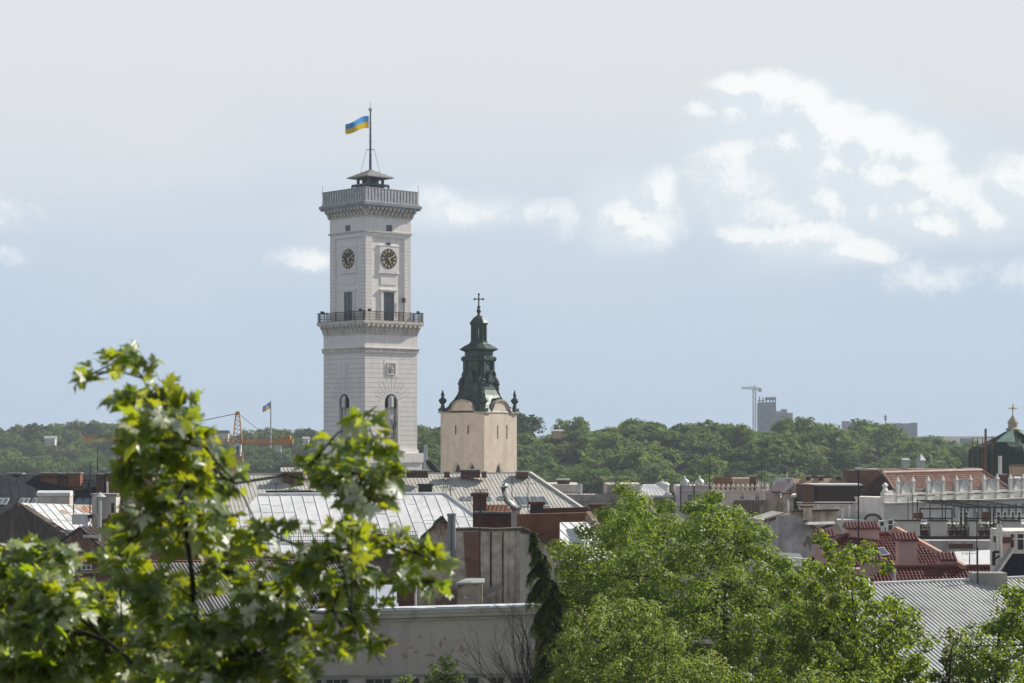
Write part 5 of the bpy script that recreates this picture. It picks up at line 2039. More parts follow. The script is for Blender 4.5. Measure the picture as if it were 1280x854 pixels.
mb.build('iron_bracket', MT['dark_metal'], r)

# ================================================================ church dome wrapped in netting
r = bld('netted_church_dome', 'church dome wrapped in dark green scaffold netting with gold cross at right edge', 'dome', 1266, 340)


def nz(py):
    return P(0, py, 340).z


cx_ = P(1266, 0, 340).x
mb = MB()
prof = [(53, 625), (53, 600), (54, 585), (53, 572), (50, 563), (45, 558), (38, 555), (30, 552), (22, 547), (13, 542), (7, 539)]
b = len(mb.v)
n_ = 36
rd = random.Random(4)
sc_ = 340 / FPX
for i, (rr, py) in enumerate(prof):
    for k in range(n_):
        a = 2 * math.pi * k / n_
        j = 1 + .045 * math.sin(a * 5 + i) + rd.uniform(-.025, .025)
        oc = 1 / max(abs(math.cos((a % (math.pi / 4)) - math.pi / 8)), .9) * .97
        mb.v.append(Vector((cx_ + rr * sc_ * j * oc * math.cos(a), 340 + rr * sc_ * j * oc * math.sin(a), nz(py + rd.uniform(-.8, .8)))))
for i in range(len(prof) - 1):
    for k in range(n_):
        k2 = (k + 1) % n_
        mb.f.append((i * n_ + k, i * n_ + k2, (i + 1) * n_ + k2, (i + 1) * n_ + k))
mb.f.append(tuple((len(prof) - 1) * n_ + k for k in range(n_)))
mb.build('netting', MT['net_green'], r)
mb = MB()
for ang0, ang1 in ((-2.3, -1.75), (-1.2, -.5)):
    for (r0, p0_), (r1, p1_) in zip([(40, 554), (24, 546.5), (9, 538.5)][:-1], [(40, 554), (24, 546.5), (9, 538.5)][1:]):
        vs = []
        for rr, py, a in ((r0, p0_, ang0), (r0, p0_, ang1), (r1, p1_, ang1), (r1, p1_, ang0)):
            vs.append(Vector((cx_ + rr * sc_ * math.cos(a) * 1.06, 340 + rr * sc_ * math.sin(a) * 1.06, nz(py - 1.2))))
        mb.prism(vs, Vector((0, 0, .1)))
mb.build('lit_netting', MT['net_lit'], r)  # lit top pieces of the netting, painted lighter than the rest
mb = MB()
mb.lathe([(1.1, nz(543)), (1.1, nz(537)), (1.3, nz(536.5)), (.8, nz(534.5)), (.8, nz(529)), (1.0, nz(528.5)), (.75, nz(526)), (.35, nz(522)), (.2, nz(520)), (.08, nz(518))], 10, (cx_, 340, 0))
mb.build('lantern', MT['yellow_wall'], r)
mb = MB()
mb.bar((cx_, 340, nz(520)), (cx_, 340, nz(505)), .16)
mb.bar((cx_ - .85, 340, nz(510.5)), (cx_ + .85, 340, nz(510.5)), .16)
for a in (math.pi / 4, 3 * math.pi / 4):
    mb.bar((cx_ - .5 * math.cos(a), 340, nz(510.5) - .5 * math.sin(a)), (cx_ + .5 * math.cos(a), 340, nz(510.5) + .5 * math.sin(a)), .07)
mb.build('cross', MT['gold'], r)
mb = MB()
for x in (1216, 1222, 1228, 1232, 1240):
    t = 545 if x != 1232 else 534
    mb.tube([P(x, 600, 334), P(x, t + (x % 5), 334)], .07 if x != 1232 else .2, 6)
for y in (548, 556):
    mb.bar(P(1216, y, 334), P(1244, y - 1, 334), .08)
mb.build('scaffold_poles', MT['rust_roof'], r)
r = bld('right_edge_house', 'tan and dark roofed house at the right edge below the netted dome', 'house', 1268, 265)
body(r, 1243, 1300, 612, 265, 10, MT['render_grey'])
MB().roof([(1246, 603), (1268, 597), (1274, 613), (1243, 615)], (1260, 612, 264), -30, 35, .15, .5, .05, .04).build('roof', MT['slate_black'], r)
chimney(r, 1268, 1290, 583, 600, 272, MT['tan'], MT['brick_dark'], 3, 4)
MB().roof([(1267, 596), (1300, 596), (1300, 606), (1273, 606)], (1280, 604, 263), 10, 25, .12).build('white_roof', MT['white_sheet'], r)
chimney(r, 1248, 1258, 594, 603, 270, MT['brick_dark'], MT['concrete'], 1, 3)
MB().tube([P(1250, 598, 300), P(1250, 570, 300)], .3, 8).build('vent_pipe', MT['palace_white'], r)

# ================================================================ aerials
aerial(1073, 588, 735, 141, 'very tall dark mast standing before the red tiled house', 'ladder', .07)
aerial(112.5, 577, 640, 147, 'leaning thin aerial over the conical vent pipe', 'pole', .05)
aerial(122, 559, 622, 146, 'tall whip aerial on the pale rendered chimney', 'pole', .035)
aerial(153, 569, 642, 145, 'dark mast left of the maple top above the slate roof', 'ladder', .05)
aerial(92, 608, 635, 150, 'short dark pole beside the white capped chimney', 'pole', .05)
aerial(178, 602, 620, 149, 'pale pipe pole at the end of the slate roof', 'pole', .06, mat='pale_metal')
aerial(134, 602, 614, 205, 'short white pole under the last slate roof chimney', 'pole', .14, mat='antenna_white')
aerial(600, 632, 728, 116.8, 'tall thin mast in front of the peeling firewall', 'ladder', .04)
aerial(601, 612, 625, 139, 'bushy aerial above the dark brick chimney', 'yagi', .035)
aerial(640, 597, 640, 145, 'pole beside the shiny metal duct', 'pole', .04)
aerial(660, 596, 640, 150, 'pole among the roof windows of the grey ribbed roof', 'cross', .04)
aerial(554, 605, 625, 190, 'forked aerial near the right end of the white roof ridge', 'cross', .05)
aerial(563, 608, 624, 185, 'second small aerial right of the white roof ridge', 'yagi', .05)
aerial(345, 604, 614, 205, 'stubby aerial at the left gutter of the grey ribbed roof', 'cross', .06)
aerial(1212, 688, 709, 164, 'crossed aerial on the bright annex roof', 'cross', .06)
aerial(1221, 640, 730, 130, 'thin dark mast in front of the pergolas', 'pole', .04)
aerial(1222, 684, 722, 106.5, 'short mast on the concrete ridge block', 'pole', .05)
aerial(1141, 618, 650, 200, 'dark pole at the left end of the palace gables', 'pole', .06)
aerial(1135, 620, 650, 200, 'dark pole beside the first palace gable', 'pole', .05)
aerial(887, 570, 600, 270, 'slim dark mast rising over the twin dome house', 'pole', .07)
aerial(952, 570, 602, 272, 'slim mast above the mansard attic', 'pole', .06)
aerial(532, 556, 590, 250, 'thick pale flue pipe between the two towers', 'pole', .35, mat='pale_metal', name='flue_pipe')
t = bld('roof_fence', 'dark sloping iron stair rail behind the ribbed roof near the clock tower', 'railing', 542, 250)
mb = MB()
mb.bar(P(531, 575, 250), P(550, 596, 250), .5, .3)
mb.bar(P(535, 575, 250), P(552, 594, 250), .2)
mb.build('stringer', MT['slate'], t)

# ================================================================ far things
r = bld('orange_crane', 'orange lattice tower crane with white cab standing left of the clock tower', 'crane', 297, 450)
YC = 450


def lattice(mb, a, b, w_, n_, t=.14, up=Vector((0, 0, 1)), tri=False):
    d = (b - a).normalized()
    s = d.cross(Vector((0, 1, 0)))
    s = s.normalized() * w_ / 2 if s.length > .1 else Vector((w_ / 2, 0, 0))
    o = Vector((0, w_ / 2, 0))
    cs = [s + o, s - o, -s + o, -s - o]
    for c_ in cs:
        mb.bar(a + c_, b + c_, t)
    for i in range(n_):
        p0, p1 = a.lerp(b, i / n_), a.lerp(b, (i + 1) / n_)
        f_ = 1 if i % 2 else -1
        mb.bar(p0 + s * f_ - o, p1 - s * f_ - o, t * .7)
        mb.bar(p0 + s * f_ + o, p1 - s * f_ + o, t * .7)
        mb.bar(p0 - s - o, p0 + s - o, t * .6)
        mb.bar(p0 + s * f_ * 1.0 - o, p1 + s * f_ + o, t * .6)


mb = MB()
lattice(mb, Vector((P(297, 0, YC).x, YC, 0)), P(297, 566, YC), 2.2, 18, .2)
mb.build('mast', MT['crane_orange'], r)
mb = MB()
pbox(mb, 294, 300.5, 555, 570, YC - 1, 2.2)
mb.build('slewing_ring', MT['crane_white'], r)
mb = MB()
pbox(mb, 288.5, 294.5, 557, 568, YC - 1.6, 1.8)
cb = mb.build('cab', MT['antenna_white'], r)
mb = MB()
pbox(mb, 289.3, 293.8, 558.5, 562.5, YC - 1.63, .1)
mb.build('cab_window', MT['glass_dark'], cb)
mb = MB()
pbox(mb, 295.5, 298.5, 558, 568, YC - 1.05, .1)
mb.build('blue_panel', MT['flag_blue'], cb)
mb = MB()
for s, o in ((-1, -1), (1, -1), (-1, 1), (1, 1)):
    mb.bar(P(297 + s * 6, 555, YC + o * 1.0), P(297 + s * 2, 516, YC + o * .3), .22)
for i in range(7):
    y = 553 - i * 5.4
    w0, w1 = 6 - i * .6, 6 - (i + 1) * .6
    mb.bar(P(297 - w0, y, YC - 1), P(297 + w1, y - 5.4, YC - .9), .12)
    mb.bar(P(297 + w0, y, YC - 1), P(297 - w0, y, YC - 1), .12)
pbox(mb, 294.5, 299.5, 514.5, 519, YC - .4, .9)
mb.build('tower_head', MT['crane_orange'], r)
mb = MB()
lattice(mb, P(291, 552, YC), P(103, 548, YC), 1.1, 44, .14)
mb.build('jib', MT['crane_orange'], r)
mb = MB()
lattice(mb, P(302, 552.5, YC), P(366, 553, YC), .9, 14, .16)
mb.bar(P(302, 554, YC - .8), P(366, 554.5, YC - .8), .3)
mb.bar(P(302, 549, YC - .8), P(350, 549, YC - .8), .08)
for i in range(9):
    mb.bar(P(304 + i * 5.5, 553, YC - .8), P(304 + i * 5.5, 548.5, YC - .8), .08)
mb.build('counter_jib', MT['crane_orange'], r)
mb = MB()
for x0, x1, y0 in ((350, 354, 547), (354.5, 358, 545), (358.5, 363, 544), (363.5, 366, 549)):
    pbox(mb, x0, x1, y0, 554, YC - .8, 1.6)
mb.build('winch', MT['crane_orange'], r)
mb = MB()
mb.prism([P(342, 556, YC - .5), P(351.5, 556, YC - .5), P(351, 565.5, YC - .5), P(346, 565.5, YC - .5)], Vector((0, 1.0, 0)))
mb.build('counterweight', MT['crane_white'], r)
mb = MB()
mb.bar(P(296, 517, YC), P(255, 525.5, YC), .16)
mb.bar(P(255, 525.5, YC), P(130, 547, YC), .12)
mb.bar(P(299, 518, YC), P(324, 538, YC), .1)
mb.bar(P(324, 538, YC), P(358, 548, YC), .1)
mb.build('tie_bars', MT['rust_roof'], r)
t = bld('flagpole', 'tall grey flagpole rising from the wood behind the orange crane', 'flagpole', 338.5, 900)
MB().tube([P(338.5, 560, 900), P(338.5, 502, 900)], [.42, .28], 8).build('pole', MT['pale_metal'], t)
MB().lathe([(.05, -.3), (.4, 0), (.05, .3)], 8, P(338.5, 501.6, 900)).build('pole_ball', MT['gold'], t)
t = thing('flag', 'blue and yellow flag on the flagpole in the far wood', 'flag', P(338, 510, 900), 0, 'blue and yellow flags')
for (mb_, m_), nm in zip(flag_cloth(P(338, 503, 900), 3.7, 3.1, 2.0, .15, Vector((-.94, -.35, 0)).normalized(), t, 0, (MT['flag_blue'], MT['flag_yellow_deep']), .5), ('blue_band', 'yellow_band')):
    mb_.build(nm, m_, t, True)
r = bld('white_crane', 'pale far tower crane beside the unfinished high-rise on the horizon', 'crane', 943, 1700)
mb = MB()
lattice(mb, P(943, 560, 1700), P(943, 486, 1700), 2.4, 22, .5)
mb.build('mast', MT['crane_white'], r)
mb = MB()
lattice(mb, P(927, 485, 1700), P(952, 486.5, 1700), 1.3, 10, .45)
mb.build('jib', MT['crane_white'], r)
mb = MB()
pbox(mb, 948, 952, 486, 490, 1700, 2)
mb.build('counterweight', MT['crane_white'], r)
mb = MB()
mb.bar(P(943, 486, 1700), P(943, 482.5, 1700), 1.0)
mb.bar(P(943, 482.5, 1700), P(929, 485, 1700), .35)
mb.bar(P(943, 482.5, 1700), P(951, 486, 1700), .35)
mb.build('tie_bars', MT['crane_white'], r)
MT['far_hazed_concrete'] = M('far_hazed_concrete', (.21, .25, .31), (.17, .20, .25), .05, .9)  # distance haze put into the concrete as a bluish tint
MT['far_haze_grey'] = M('far_haze_grey', (.30, .34, .40), (.25, .29, .35), .05, .9)  # slab grey lightened and blued: haze put into the colour
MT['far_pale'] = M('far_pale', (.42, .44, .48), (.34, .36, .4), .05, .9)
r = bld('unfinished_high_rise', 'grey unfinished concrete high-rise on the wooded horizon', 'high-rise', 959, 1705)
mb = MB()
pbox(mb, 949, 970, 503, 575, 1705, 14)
mb.build('wall', MT['far_hazed_concrete'], r)
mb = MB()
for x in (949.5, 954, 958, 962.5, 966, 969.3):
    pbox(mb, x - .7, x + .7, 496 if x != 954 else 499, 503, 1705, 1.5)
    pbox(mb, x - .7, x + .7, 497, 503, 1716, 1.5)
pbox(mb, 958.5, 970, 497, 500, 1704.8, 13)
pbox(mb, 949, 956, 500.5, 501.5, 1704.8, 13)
mb.build('open_frame', MT['far_hazed_concrete'], r)
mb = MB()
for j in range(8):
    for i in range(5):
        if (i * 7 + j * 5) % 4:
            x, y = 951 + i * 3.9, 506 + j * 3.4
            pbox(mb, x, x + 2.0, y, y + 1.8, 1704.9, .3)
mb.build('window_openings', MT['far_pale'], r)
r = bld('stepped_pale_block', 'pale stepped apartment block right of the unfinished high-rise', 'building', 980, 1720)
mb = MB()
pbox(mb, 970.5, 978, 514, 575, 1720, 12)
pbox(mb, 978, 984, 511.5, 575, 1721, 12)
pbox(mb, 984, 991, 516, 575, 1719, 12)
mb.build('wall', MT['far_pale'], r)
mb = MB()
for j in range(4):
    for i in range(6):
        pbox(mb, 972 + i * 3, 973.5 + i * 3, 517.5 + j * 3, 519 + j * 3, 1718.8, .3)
mb.build('windows', MT['far_hazed_concrete'], r)
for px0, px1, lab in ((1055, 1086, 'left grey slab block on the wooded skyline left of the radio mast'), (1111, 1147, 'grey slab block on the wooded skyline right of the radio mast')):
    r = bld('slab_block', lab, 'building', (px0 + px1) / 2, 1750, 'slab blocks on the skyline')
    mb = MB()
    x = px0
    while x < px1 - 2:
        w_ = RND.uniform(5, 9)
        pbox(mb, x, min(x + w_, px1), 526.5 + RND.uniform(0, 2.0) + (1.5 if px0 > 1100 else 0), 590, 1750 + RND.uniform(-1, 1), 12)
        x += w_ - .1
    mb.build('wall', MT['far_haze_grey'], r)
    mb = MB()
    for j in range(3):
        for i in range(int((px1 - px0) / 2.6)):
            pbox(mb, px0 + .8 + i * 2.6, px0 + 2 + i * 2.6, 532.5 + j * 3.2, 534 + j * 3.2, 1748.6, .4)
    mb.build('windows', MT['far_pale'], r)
r = bld('radio_mast', 'small dark radio mast between the two slab blocks on the skyline', 'mast', 1107, 1500)
mb = MB()
mb.tube([P(1107, 560, 1500), P(1107, 518, 1500)], [.6, .35], 6)
for y in (520, 523):
    pbox(mb, 1105.6, 1108.4, y, y + 2, 1499, 2)
mb.build('pole', MT['far_hazed_concrete'], r)
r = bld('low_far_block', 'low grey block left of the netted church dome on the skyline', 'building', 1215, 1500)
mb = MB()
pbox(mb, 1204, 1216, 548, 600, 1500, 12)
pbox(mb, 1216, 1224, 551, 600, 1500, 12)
mb.build('wall', MT['far_hazed_concrete'], r)
HOUSES = []
for px, Y, w_, h_, top, lab in ((62, 1100, 13, 8, 545, 'small white house in the left wood'), (382, 1040, 7, 6, 546, 'white shed in the wood left of the clock tower'),
                                (272, 1085, 26, 9, 538, 'dark roofed house in the wood behind the orange crane'), (697, 755, 12, 5, 537, 'tan roofed house on the wood edge right of the bell tower'),
                                (1133, 655, 6, 5, 573, 'white gabled hut half hidden in the right wood')):
    r = bld('wood_house', lab, 'house', px, Y, 'houses in the wood')
    a, b = P(px - w_ / 2, top + h_, Y), P(px + w_ / 2, top + h_ * .4, Y)
    r.location.z = max(0, a.z - 6)
    HOUSES.append((a.x - 2, b.x + 2, Y, px))
    MB().box(a.x, b.x, Y, Y + 5, a.z - 2, b.z).build('wall', MT['tan'] if px == 697 else MT['render_pale'], r)
    zr = P(0, top, Y).z
    mb = MB()
    mb.prism([(a.x - .4, Y - .4, b.z), (a.x - .4, Y + 5.4, b.z), (a.x - .4, Y + 2.5, zr)], Vector((b.x - a.x + .8, 0, 0)))
    mb.build('roof', MT['slate'] if px in (272,) else MT['pale_metal'], r)
r = bld('chapel_turret', 'little white turret with pointed grey roof before the right wood', 'turret', 1151, 560)
c_ = P(1151, 590, 560)
MB().cbox((c_.x, 560, 0), 1.7, 1.7, P(0, 575.5, 560).z, .5).build('wall', MT['render_pale'], r)
MB().lathe([(1.5, P(0, 575.5, 560).z), (.1, P(0, 567.5, 560).z)], 4, (c_.x, 560, 0), .5 + math.pi / 4).build('roof', MT['zinc_pale'], r)
# ================================================================ ground and wooded hills
SKYL = [(-200, 536), (0, 535), (60, 531), (120, 527), (200, 531), (260, 533), (300, 541), (350, 534), (400, 531), (450, 530), (530, 529), (600, 528), (650, 531), (690, 532), (735, 536),
        (760, 531), (800, 525), (850, 528), (885, 532), (920, 528), (960, 525), (1000, 529), (1050, 533), (1100, 538), (1150, 541), (1200, 549), (1230, 556), (1290, 566), (1500, 570)]
FOOT = [(-200, 606), (420, 606), (560, 618), (900, 622), (1100, 606), (1200, 596), (1500, 590)]
DEP0 = [(-200, 930), (430, 900), (560, 620), (1050, 600), (1150, 640), (1500, 640)]
DEP1 = [(-200, 1180), (430, 1120), (560, 770), (1030, 770), (1090, 900), (1500, 960)]


def tab(t, x):
    return float(np.interp(x, [a for a, _ in t], [b for _, b in t]))


NEAR = [(-60, 27), (0, 26.3), (4, 25), (12, 19.5), (40, 7), (78, .4), (90, 0)]
TREE_H = 12.5


def ground_z(x, y):
    if y < 90:
        return tab(NEAR, y) + .25 * math.sin(x * .7 + y * .5) * (1 if y > 3 else 0)
    if y < 450:
        return 0.0
    px = 640 + x / y * FPX
    px = max(-200, min(1500, px))
    d0, d1 = tab(DEP0, px), tab(DEP1, px)
    t = (y - d0) / (d1 - d0)
    if t <= 0:
        zf = P(px, tab(FOOT, px), d0).z - TREE_H * 1.06
        return max(0, max(0.0, zf) * max(0, 1 + (y - d0) / 150))
    tt = min(t, 1.0)
    yy = tab(FOOT, px) + (tab(SKYL, px) - tab(FOOT, px)) * tt
    Y = d0 + (d1 - d0) * tt
    z = max(0.0, P(px, yy, Y).z - TREE_H * 1.06)
    if t > 1:
        z = max(4.0, z - (y - d1) * .012)
    return z


ys = np.concatenate([np.arange(-60, 100, 4), np.arange(100, 520, 30), np.arange(520, 1300, 25), np.arange(1300, 2600, 130), np.array([3500, 6000, 11000])])
xs_n = np.linspace(-1, 1, 91)
V = []
for y in ys:
    half = 120 + max(0, y) * .62
    for s in xs_n:
        V.append((s * half, y, ground_z(s * half, y)))
n_ = len(xs_n)
F = [(i * n_ + j, i * n_ + j + 1, (i + 1) * n_ + j + 1, (i + 1) * n_ + j) for i in range(len(ys) - 1) for j in range(n_ - 1)]
MT['earth'] = M('earth', (.05, .06, .03), (.06, .055, .045), .08, .95)
g_ = np_mesh('ground', V, F, MT['earth'], smooth=True)
g_['kind'] = 'structure'
# street surface between the houses
rd = random.Random(2)
MB().box(-150, 150, 100, 430, -.6, .004).build('street', M('asphalt', (.055, .054, .052), (.045, .044, .043), .6, .9))['kind'] = 'structure'


# ================================================================ leaves
def unit(a):
    return a / np.maximum(np.linalg.norm(a, axis=1, keepdims=True), 1e-6)


def leaf_cloud(C, R, per, size, out=.7, up=.25, droop=.3, sq=(1, 1, .85), shell=.55, fold=.12, wind=(0, 0, 0), rng=NP, width=.34, jit=.45):
    """folded two-triangle leaves filling clumps at centres C with radii R"""
    C, R = np.asarray(C, float), np.asarray(R, float)
    n = len(C) * per
    c = np.repeat(C, per, 0)
    r = np.repeat(R, per)
    dirs = unit(rng.normal(size=(n, 3)))
    rad = shell + (1 - shell) * rng.random(n) ** .6
    rad = np.where(rng.random(n) < .25, rng.random(n), rad)
    pos = c + dirs * (rad * r)[:, None] * np.array(sq)
    nr = unit(dirs * out + np.array([0, 0, up]) + rng.normal(size=(n, 3)) * jit)
    d = dirs * .5 + rng.normal(size=(n, 3)) * .7 + np.array([0, 0, -droop]) + np.array(wind)
    d = unit(d - nr * np.sum(d * nr, 1, keepdims=True))
    s = np.cross(nr, d)
    L = (size * (.65 + .7 * rng.random(n)))[:, None]
    V = np.stack([pos, pos + d * L * .5 + s * L * width + nr * L * fold, pos + d * L, pos + d * L * .5 - s * L * width + nr * L * fold], 1).reshape(-1, 3)
    b = np.arange(n)[:, None] * 4
    F = np.concatenate([b + np.array([[0, 2, 1]]), b + np.array([[0, 3, 2]])], 0)
    return V, F


MT['bark'] = M('bark', (.075, .06, .048), (.045, .037, .03), 5, .95)
MT['bark_dark'] = M('bark_dark', (.03, .026, .022), (.02, .018, .016), 6, .95)
FOREST_MAT = [M_leaf('wood_leaf_mid', (.080, .140, .042), (.110, .175, .055), (.18, .28, .05), rough=.7, tw=.34, spec=.1),
              M_leaf('wood_leaf_dark', (.045, .085, .034), (.060, .105, .040), (.09, .15, .03), rough=.7, tw=.28, spec=.1),
              M_leaf('wood_leaf_pale', (.135, .180, .070), (.165, .21, .08), (.24, .31, .07), rough=.7, tw=.32, spec=.1),
              M_leaf('wood_leaf_fresh', (.105, .172, .040), (.140, .205, .052), (.23, .34, .05), rough=.7, tw=.35, spec=.1),
              M_leaf('wood_needle', (.022, .042, .024), (.03, .052, .028), (.02, .04, .015), rough=.8, tw=.05, spec=.1)]


def forest_proto(kind, seed):
    """crown of radius 1 standing on z=0 with height about 2.1"""
    rng = np.random.default_rng(seed)
    if kind == 4:
        C, R = [], []
        for i in range(46):
            h = rng.random() ** .8
            rr = .62 * (1 - h) + .04
            a = rng.random() * 6.28
            C.append((rr * math.cos(a) * .8, rr * math.sin(a) * .8, .25 + 2.3 * h))
            R.append(.10 + .16 * (1 - h))
        V, F = leaf_cloud(C, R, 26, .15, .6, .3, .5, rng=rng)
    else:
        C, R = [], []
        lob = [(rng.normal() * .38, rng.normal() * .38, 1.25 + rng.normal() * .28, .52 + .2 * rng.random()) for _ in range(7)]
        for i in range(64):
            lx, ly, lz, lr = lob[i % 7]
            d = rng.normal(size=3)
            d /= np.linalg.norm(d)
            if d[2] < -.35:
                d[2] *= -.6
            k = lr * (.75 + .3 * rng.random())
            C.append((lx + d[0] * k, ly + d[1] * k, max(.35, lz + d[2] * k * .95)))
            R.append(.15 + .13 * rng.random())
        V, F = leaf_cloud(C, R, 44, .115, 1.0, .3, .2, rng=rng, jit=.3)
        # shaded heart of the crown: leaves deep inside
        V2, F2 = leaf_cloud([(l[0], l[1], l[2]) for l in lob], [l[3] * .9 for l in lob], 110, .30, .9, .2, .1, shell=.8, rng=rng)
        F = np.concatenate([F, F2 + len(V)], 0)
        V = np.concatenate([V, V2], 0)
    return V, F


PROTO = []
for kind in range(5):
    for v in range(3 if kind < 4 else 2):
        V, F = forest_proto(kind, 100 + kind * 10 + v)
        o = np_mesh('wood_tree', V, F, FOREST_MAT[kind], link=False)
        PROTO.append((kind, o.data, V, F))
trunk_me = MB().tube([(0, 0, -.4), (0.02, 0, .5), (0, .02, 1.3)], [.09, .06, .02], 6)
trunk_me_o = trunk_me.build('trunk', MT['bark'])
trunk_mesh = trunk_me_o.data
bpy.data.objects.remove(trunk_me_o)
rf = random.Random(21)
spots = []


def sow(pxa, pxb, rows, rad_lo, rad_hi, gap):
    for j in range(rows):
        t = j / (rows - 1)
        px = pxa + rf.uniform(0, 10)
        while px < pxb:
            d0, d1 = tab(DEP0, px), tab(DEP1, px)
            tt = min(1, max(0, t + rf.uniform(-.05, .05)))
            Y = d0 + (d1 - d0) * tt
            rad = rf.uniform(rad_lo, rad_hi) * (1.15 if rf.random() < .15 else 1)
            x = (px - 640) * Y / FPX
            if not any(h[0] - rad < x < h[1] + rad and h[2] - rad - 3 < Y < h[2] + 9 for h in HOUSES):
                spots.append((Y, px, x, rad, tt))
            px += gap * rad * FPX / Y * rf.uniform(.75, 1.25)


sow(-30, 545, 8, 4.6, 8.2, 1.3)
sow(520, 1300, 7, 5.6, 11, 1.2)
spots.sort(key=lambda s: -s[3] / s[0])
AREA = [('left', 'in the wood left of the clock tower'), ('right', 'in the dense wood right of the bell tower')]
KINDN = ['rounded mid-green tree', 'dark green tree', 'pale grey-green tree', 'bright fresh-green tree', 'dark pointed conifer']
n_ind = 0
rest = []
for i, (Y, px, x, rad, tt) in enumerate(spots):
    u = rf.random()
    kind = 0 if u < .36 else 1 if u < .60 else 2 if u < .76 else 3 if u < .94 else 4
    cand = [p for p in PROTO if p[0] == kind]
    k, me, V, F = rf.choice(cand)
    z = ground_z(x, Y)
    hz = TREE_H * rf.uniform(.72, 1.12) * (.82 + .03 * rad) / 2.0 * (.72 if kind == 4 else 1)
    rz = rf.uniform(0, 6.28)
    if i < 296 and px > -12 and px < 1292:
        o = bpy.data.objects.new('wood_tree', me)
        COL.objects.link(o)
        o.location = (x, Y, z)
        o.scale = (rad, rad, hz)
        o.rotation_euler = (0, 0, rz)
        a = AREA[0] if px < 540 else AREA[1]
        tag(o, KINDN[kind] + ' ' + a[1], 'tree', KINDN[kind] + 's ' + a[1])
        tr_ = bpy.data.objects.new('trunk', trunk_mesh)
        COL.objects.link(tr_)
        tr_.parent = o
    else:
        rest.append((x, Y, z, rad, hz, rz, V, F, kind))
Vs, Fs, off = [], [], 0
for (x, Y, z, rad, hz, rz, V, F, kind) in rest:
    keep = np.arange(len(F) // 2)
    keep = keep[rf.randrange(2)::2]
    Fk = np.concatenate([F[keep], F[keep + len(F) // 2]], 0) if kind == 4 else F[rf.randrange(2)::1]
    ca, sa = math.cos(rz), math.sin(rz)
    W_ = np.stack([(V[:, 0] * ca - V[:, 1] * sa) * rad + x, (V[:, 0] * sa + V[:, 1] * ca) * rad + Y, V[:, 2] * hz + z], 1)
    Vs.append(W_)
    Fs.append(Fk + off)
    off += len(W_)
if Vs:
    o = np_mesh('far_wood', np.concatenate(Vs), np.concatenate(Fs), FOREST_MAT[0])
    tag(o, 'far wooded slopes reading as one green mass on the horizon', 'wood', kind='stuff')
# undergrowth along the foot of the hills
C, R = [], []
for px in range(-40, 1320, 7):
    for q in range(3):
        Y = tab(DEP0, px) - rf.uniform(4, 40)
        x = (px + rf.uniform(-4, 4) - 640) * Y / FPX
        C.append((x, Y, ground_z(x, Y) + rf.uniform(.5, 4)))
        R.append(rf.uniform(2, 3.6))
V, F = leaf_cloud(C, R, 46, .9, .9, .3, .2)
o = np_mesh('undergrowth', V, F, FOREST_MAT[3])
tag(o, 'bushy undergrowth along the foot of the wooded hills', 'undergrowth', kind='stuff')


# ================================================================ nearer trees
def in_poly(poly, x, y):
    c_ = False
    j = len(poly) - 1
    for i in range(len(poly)):
        (xi, yi), (xj, yj) = poly[i], poly[j]
        if (yi > y) != (yj > y) and x < (xj - xi) * (y - yi) / (yj - yi) + xi:
            c_ = not c_
        j = i
    return c_


def skeleton(mb, root, targets, r0, n=6, thin=.012, sag=0.0, taper=.55):
    """limbs grown from the root to every clump: each clump joins the nearest node nearer the root"""
    nodes = [(Vector(p), i - 1) for i, p in enumerate(root)]
    par = [i - 1 for i in range(len(root))]
    pos = [Vector(p) for p in root]
    base = pos[0]
    tg = sorted([Vector(t) for t in targets], key=lambda t: (t - pos[-1]).length)
    load = [0] * len(pos)
    for t in tg:
        best, bd = 0, 1e9
        for i, p in enumerate(pos):
            d = (p - t).length
            pen = d * (1.0 + (.9 if p.z > t.z + .2 else 0))
            if pen < bd:
                best, bd = i, pen
        p = pos[best]
        L = (t - p).length
        k = max(1, int(L / .7))
        prev = best
        for j in range(1, k + 1):
            f_ = j / k
            q = p.lerp(t, f_) + Vector((RND.uniform(-.05, .05), RND.uniform(-.05, .05), .16 * L * math.sin(math.pi * f_) * .4))
            pos.append(q)
            par.append(prev)
            load.append(0)
            prev = len(pos) - 1
        load[prev] += 1
    tot = list(load)
    for i in range(len(pos) - 1, 0, -1):
        if par[i] >= 0:
            tot[par[i]] += tot[i]
    N_ = max(1, tot[0])
    rad = [max(thin, r0 * (tt / N_) ** taper) for tt in tot]
    for i in range(1, len(pos)):
        if (pos[i] - pos[par[i]]).length > .02:
            mb.tube([pos[par[i]], pos[i]], [min(rad[par[i]], rad[i] * 1.35), rad[i]], n if rad[i] > .04 else 4, False)
    return mb


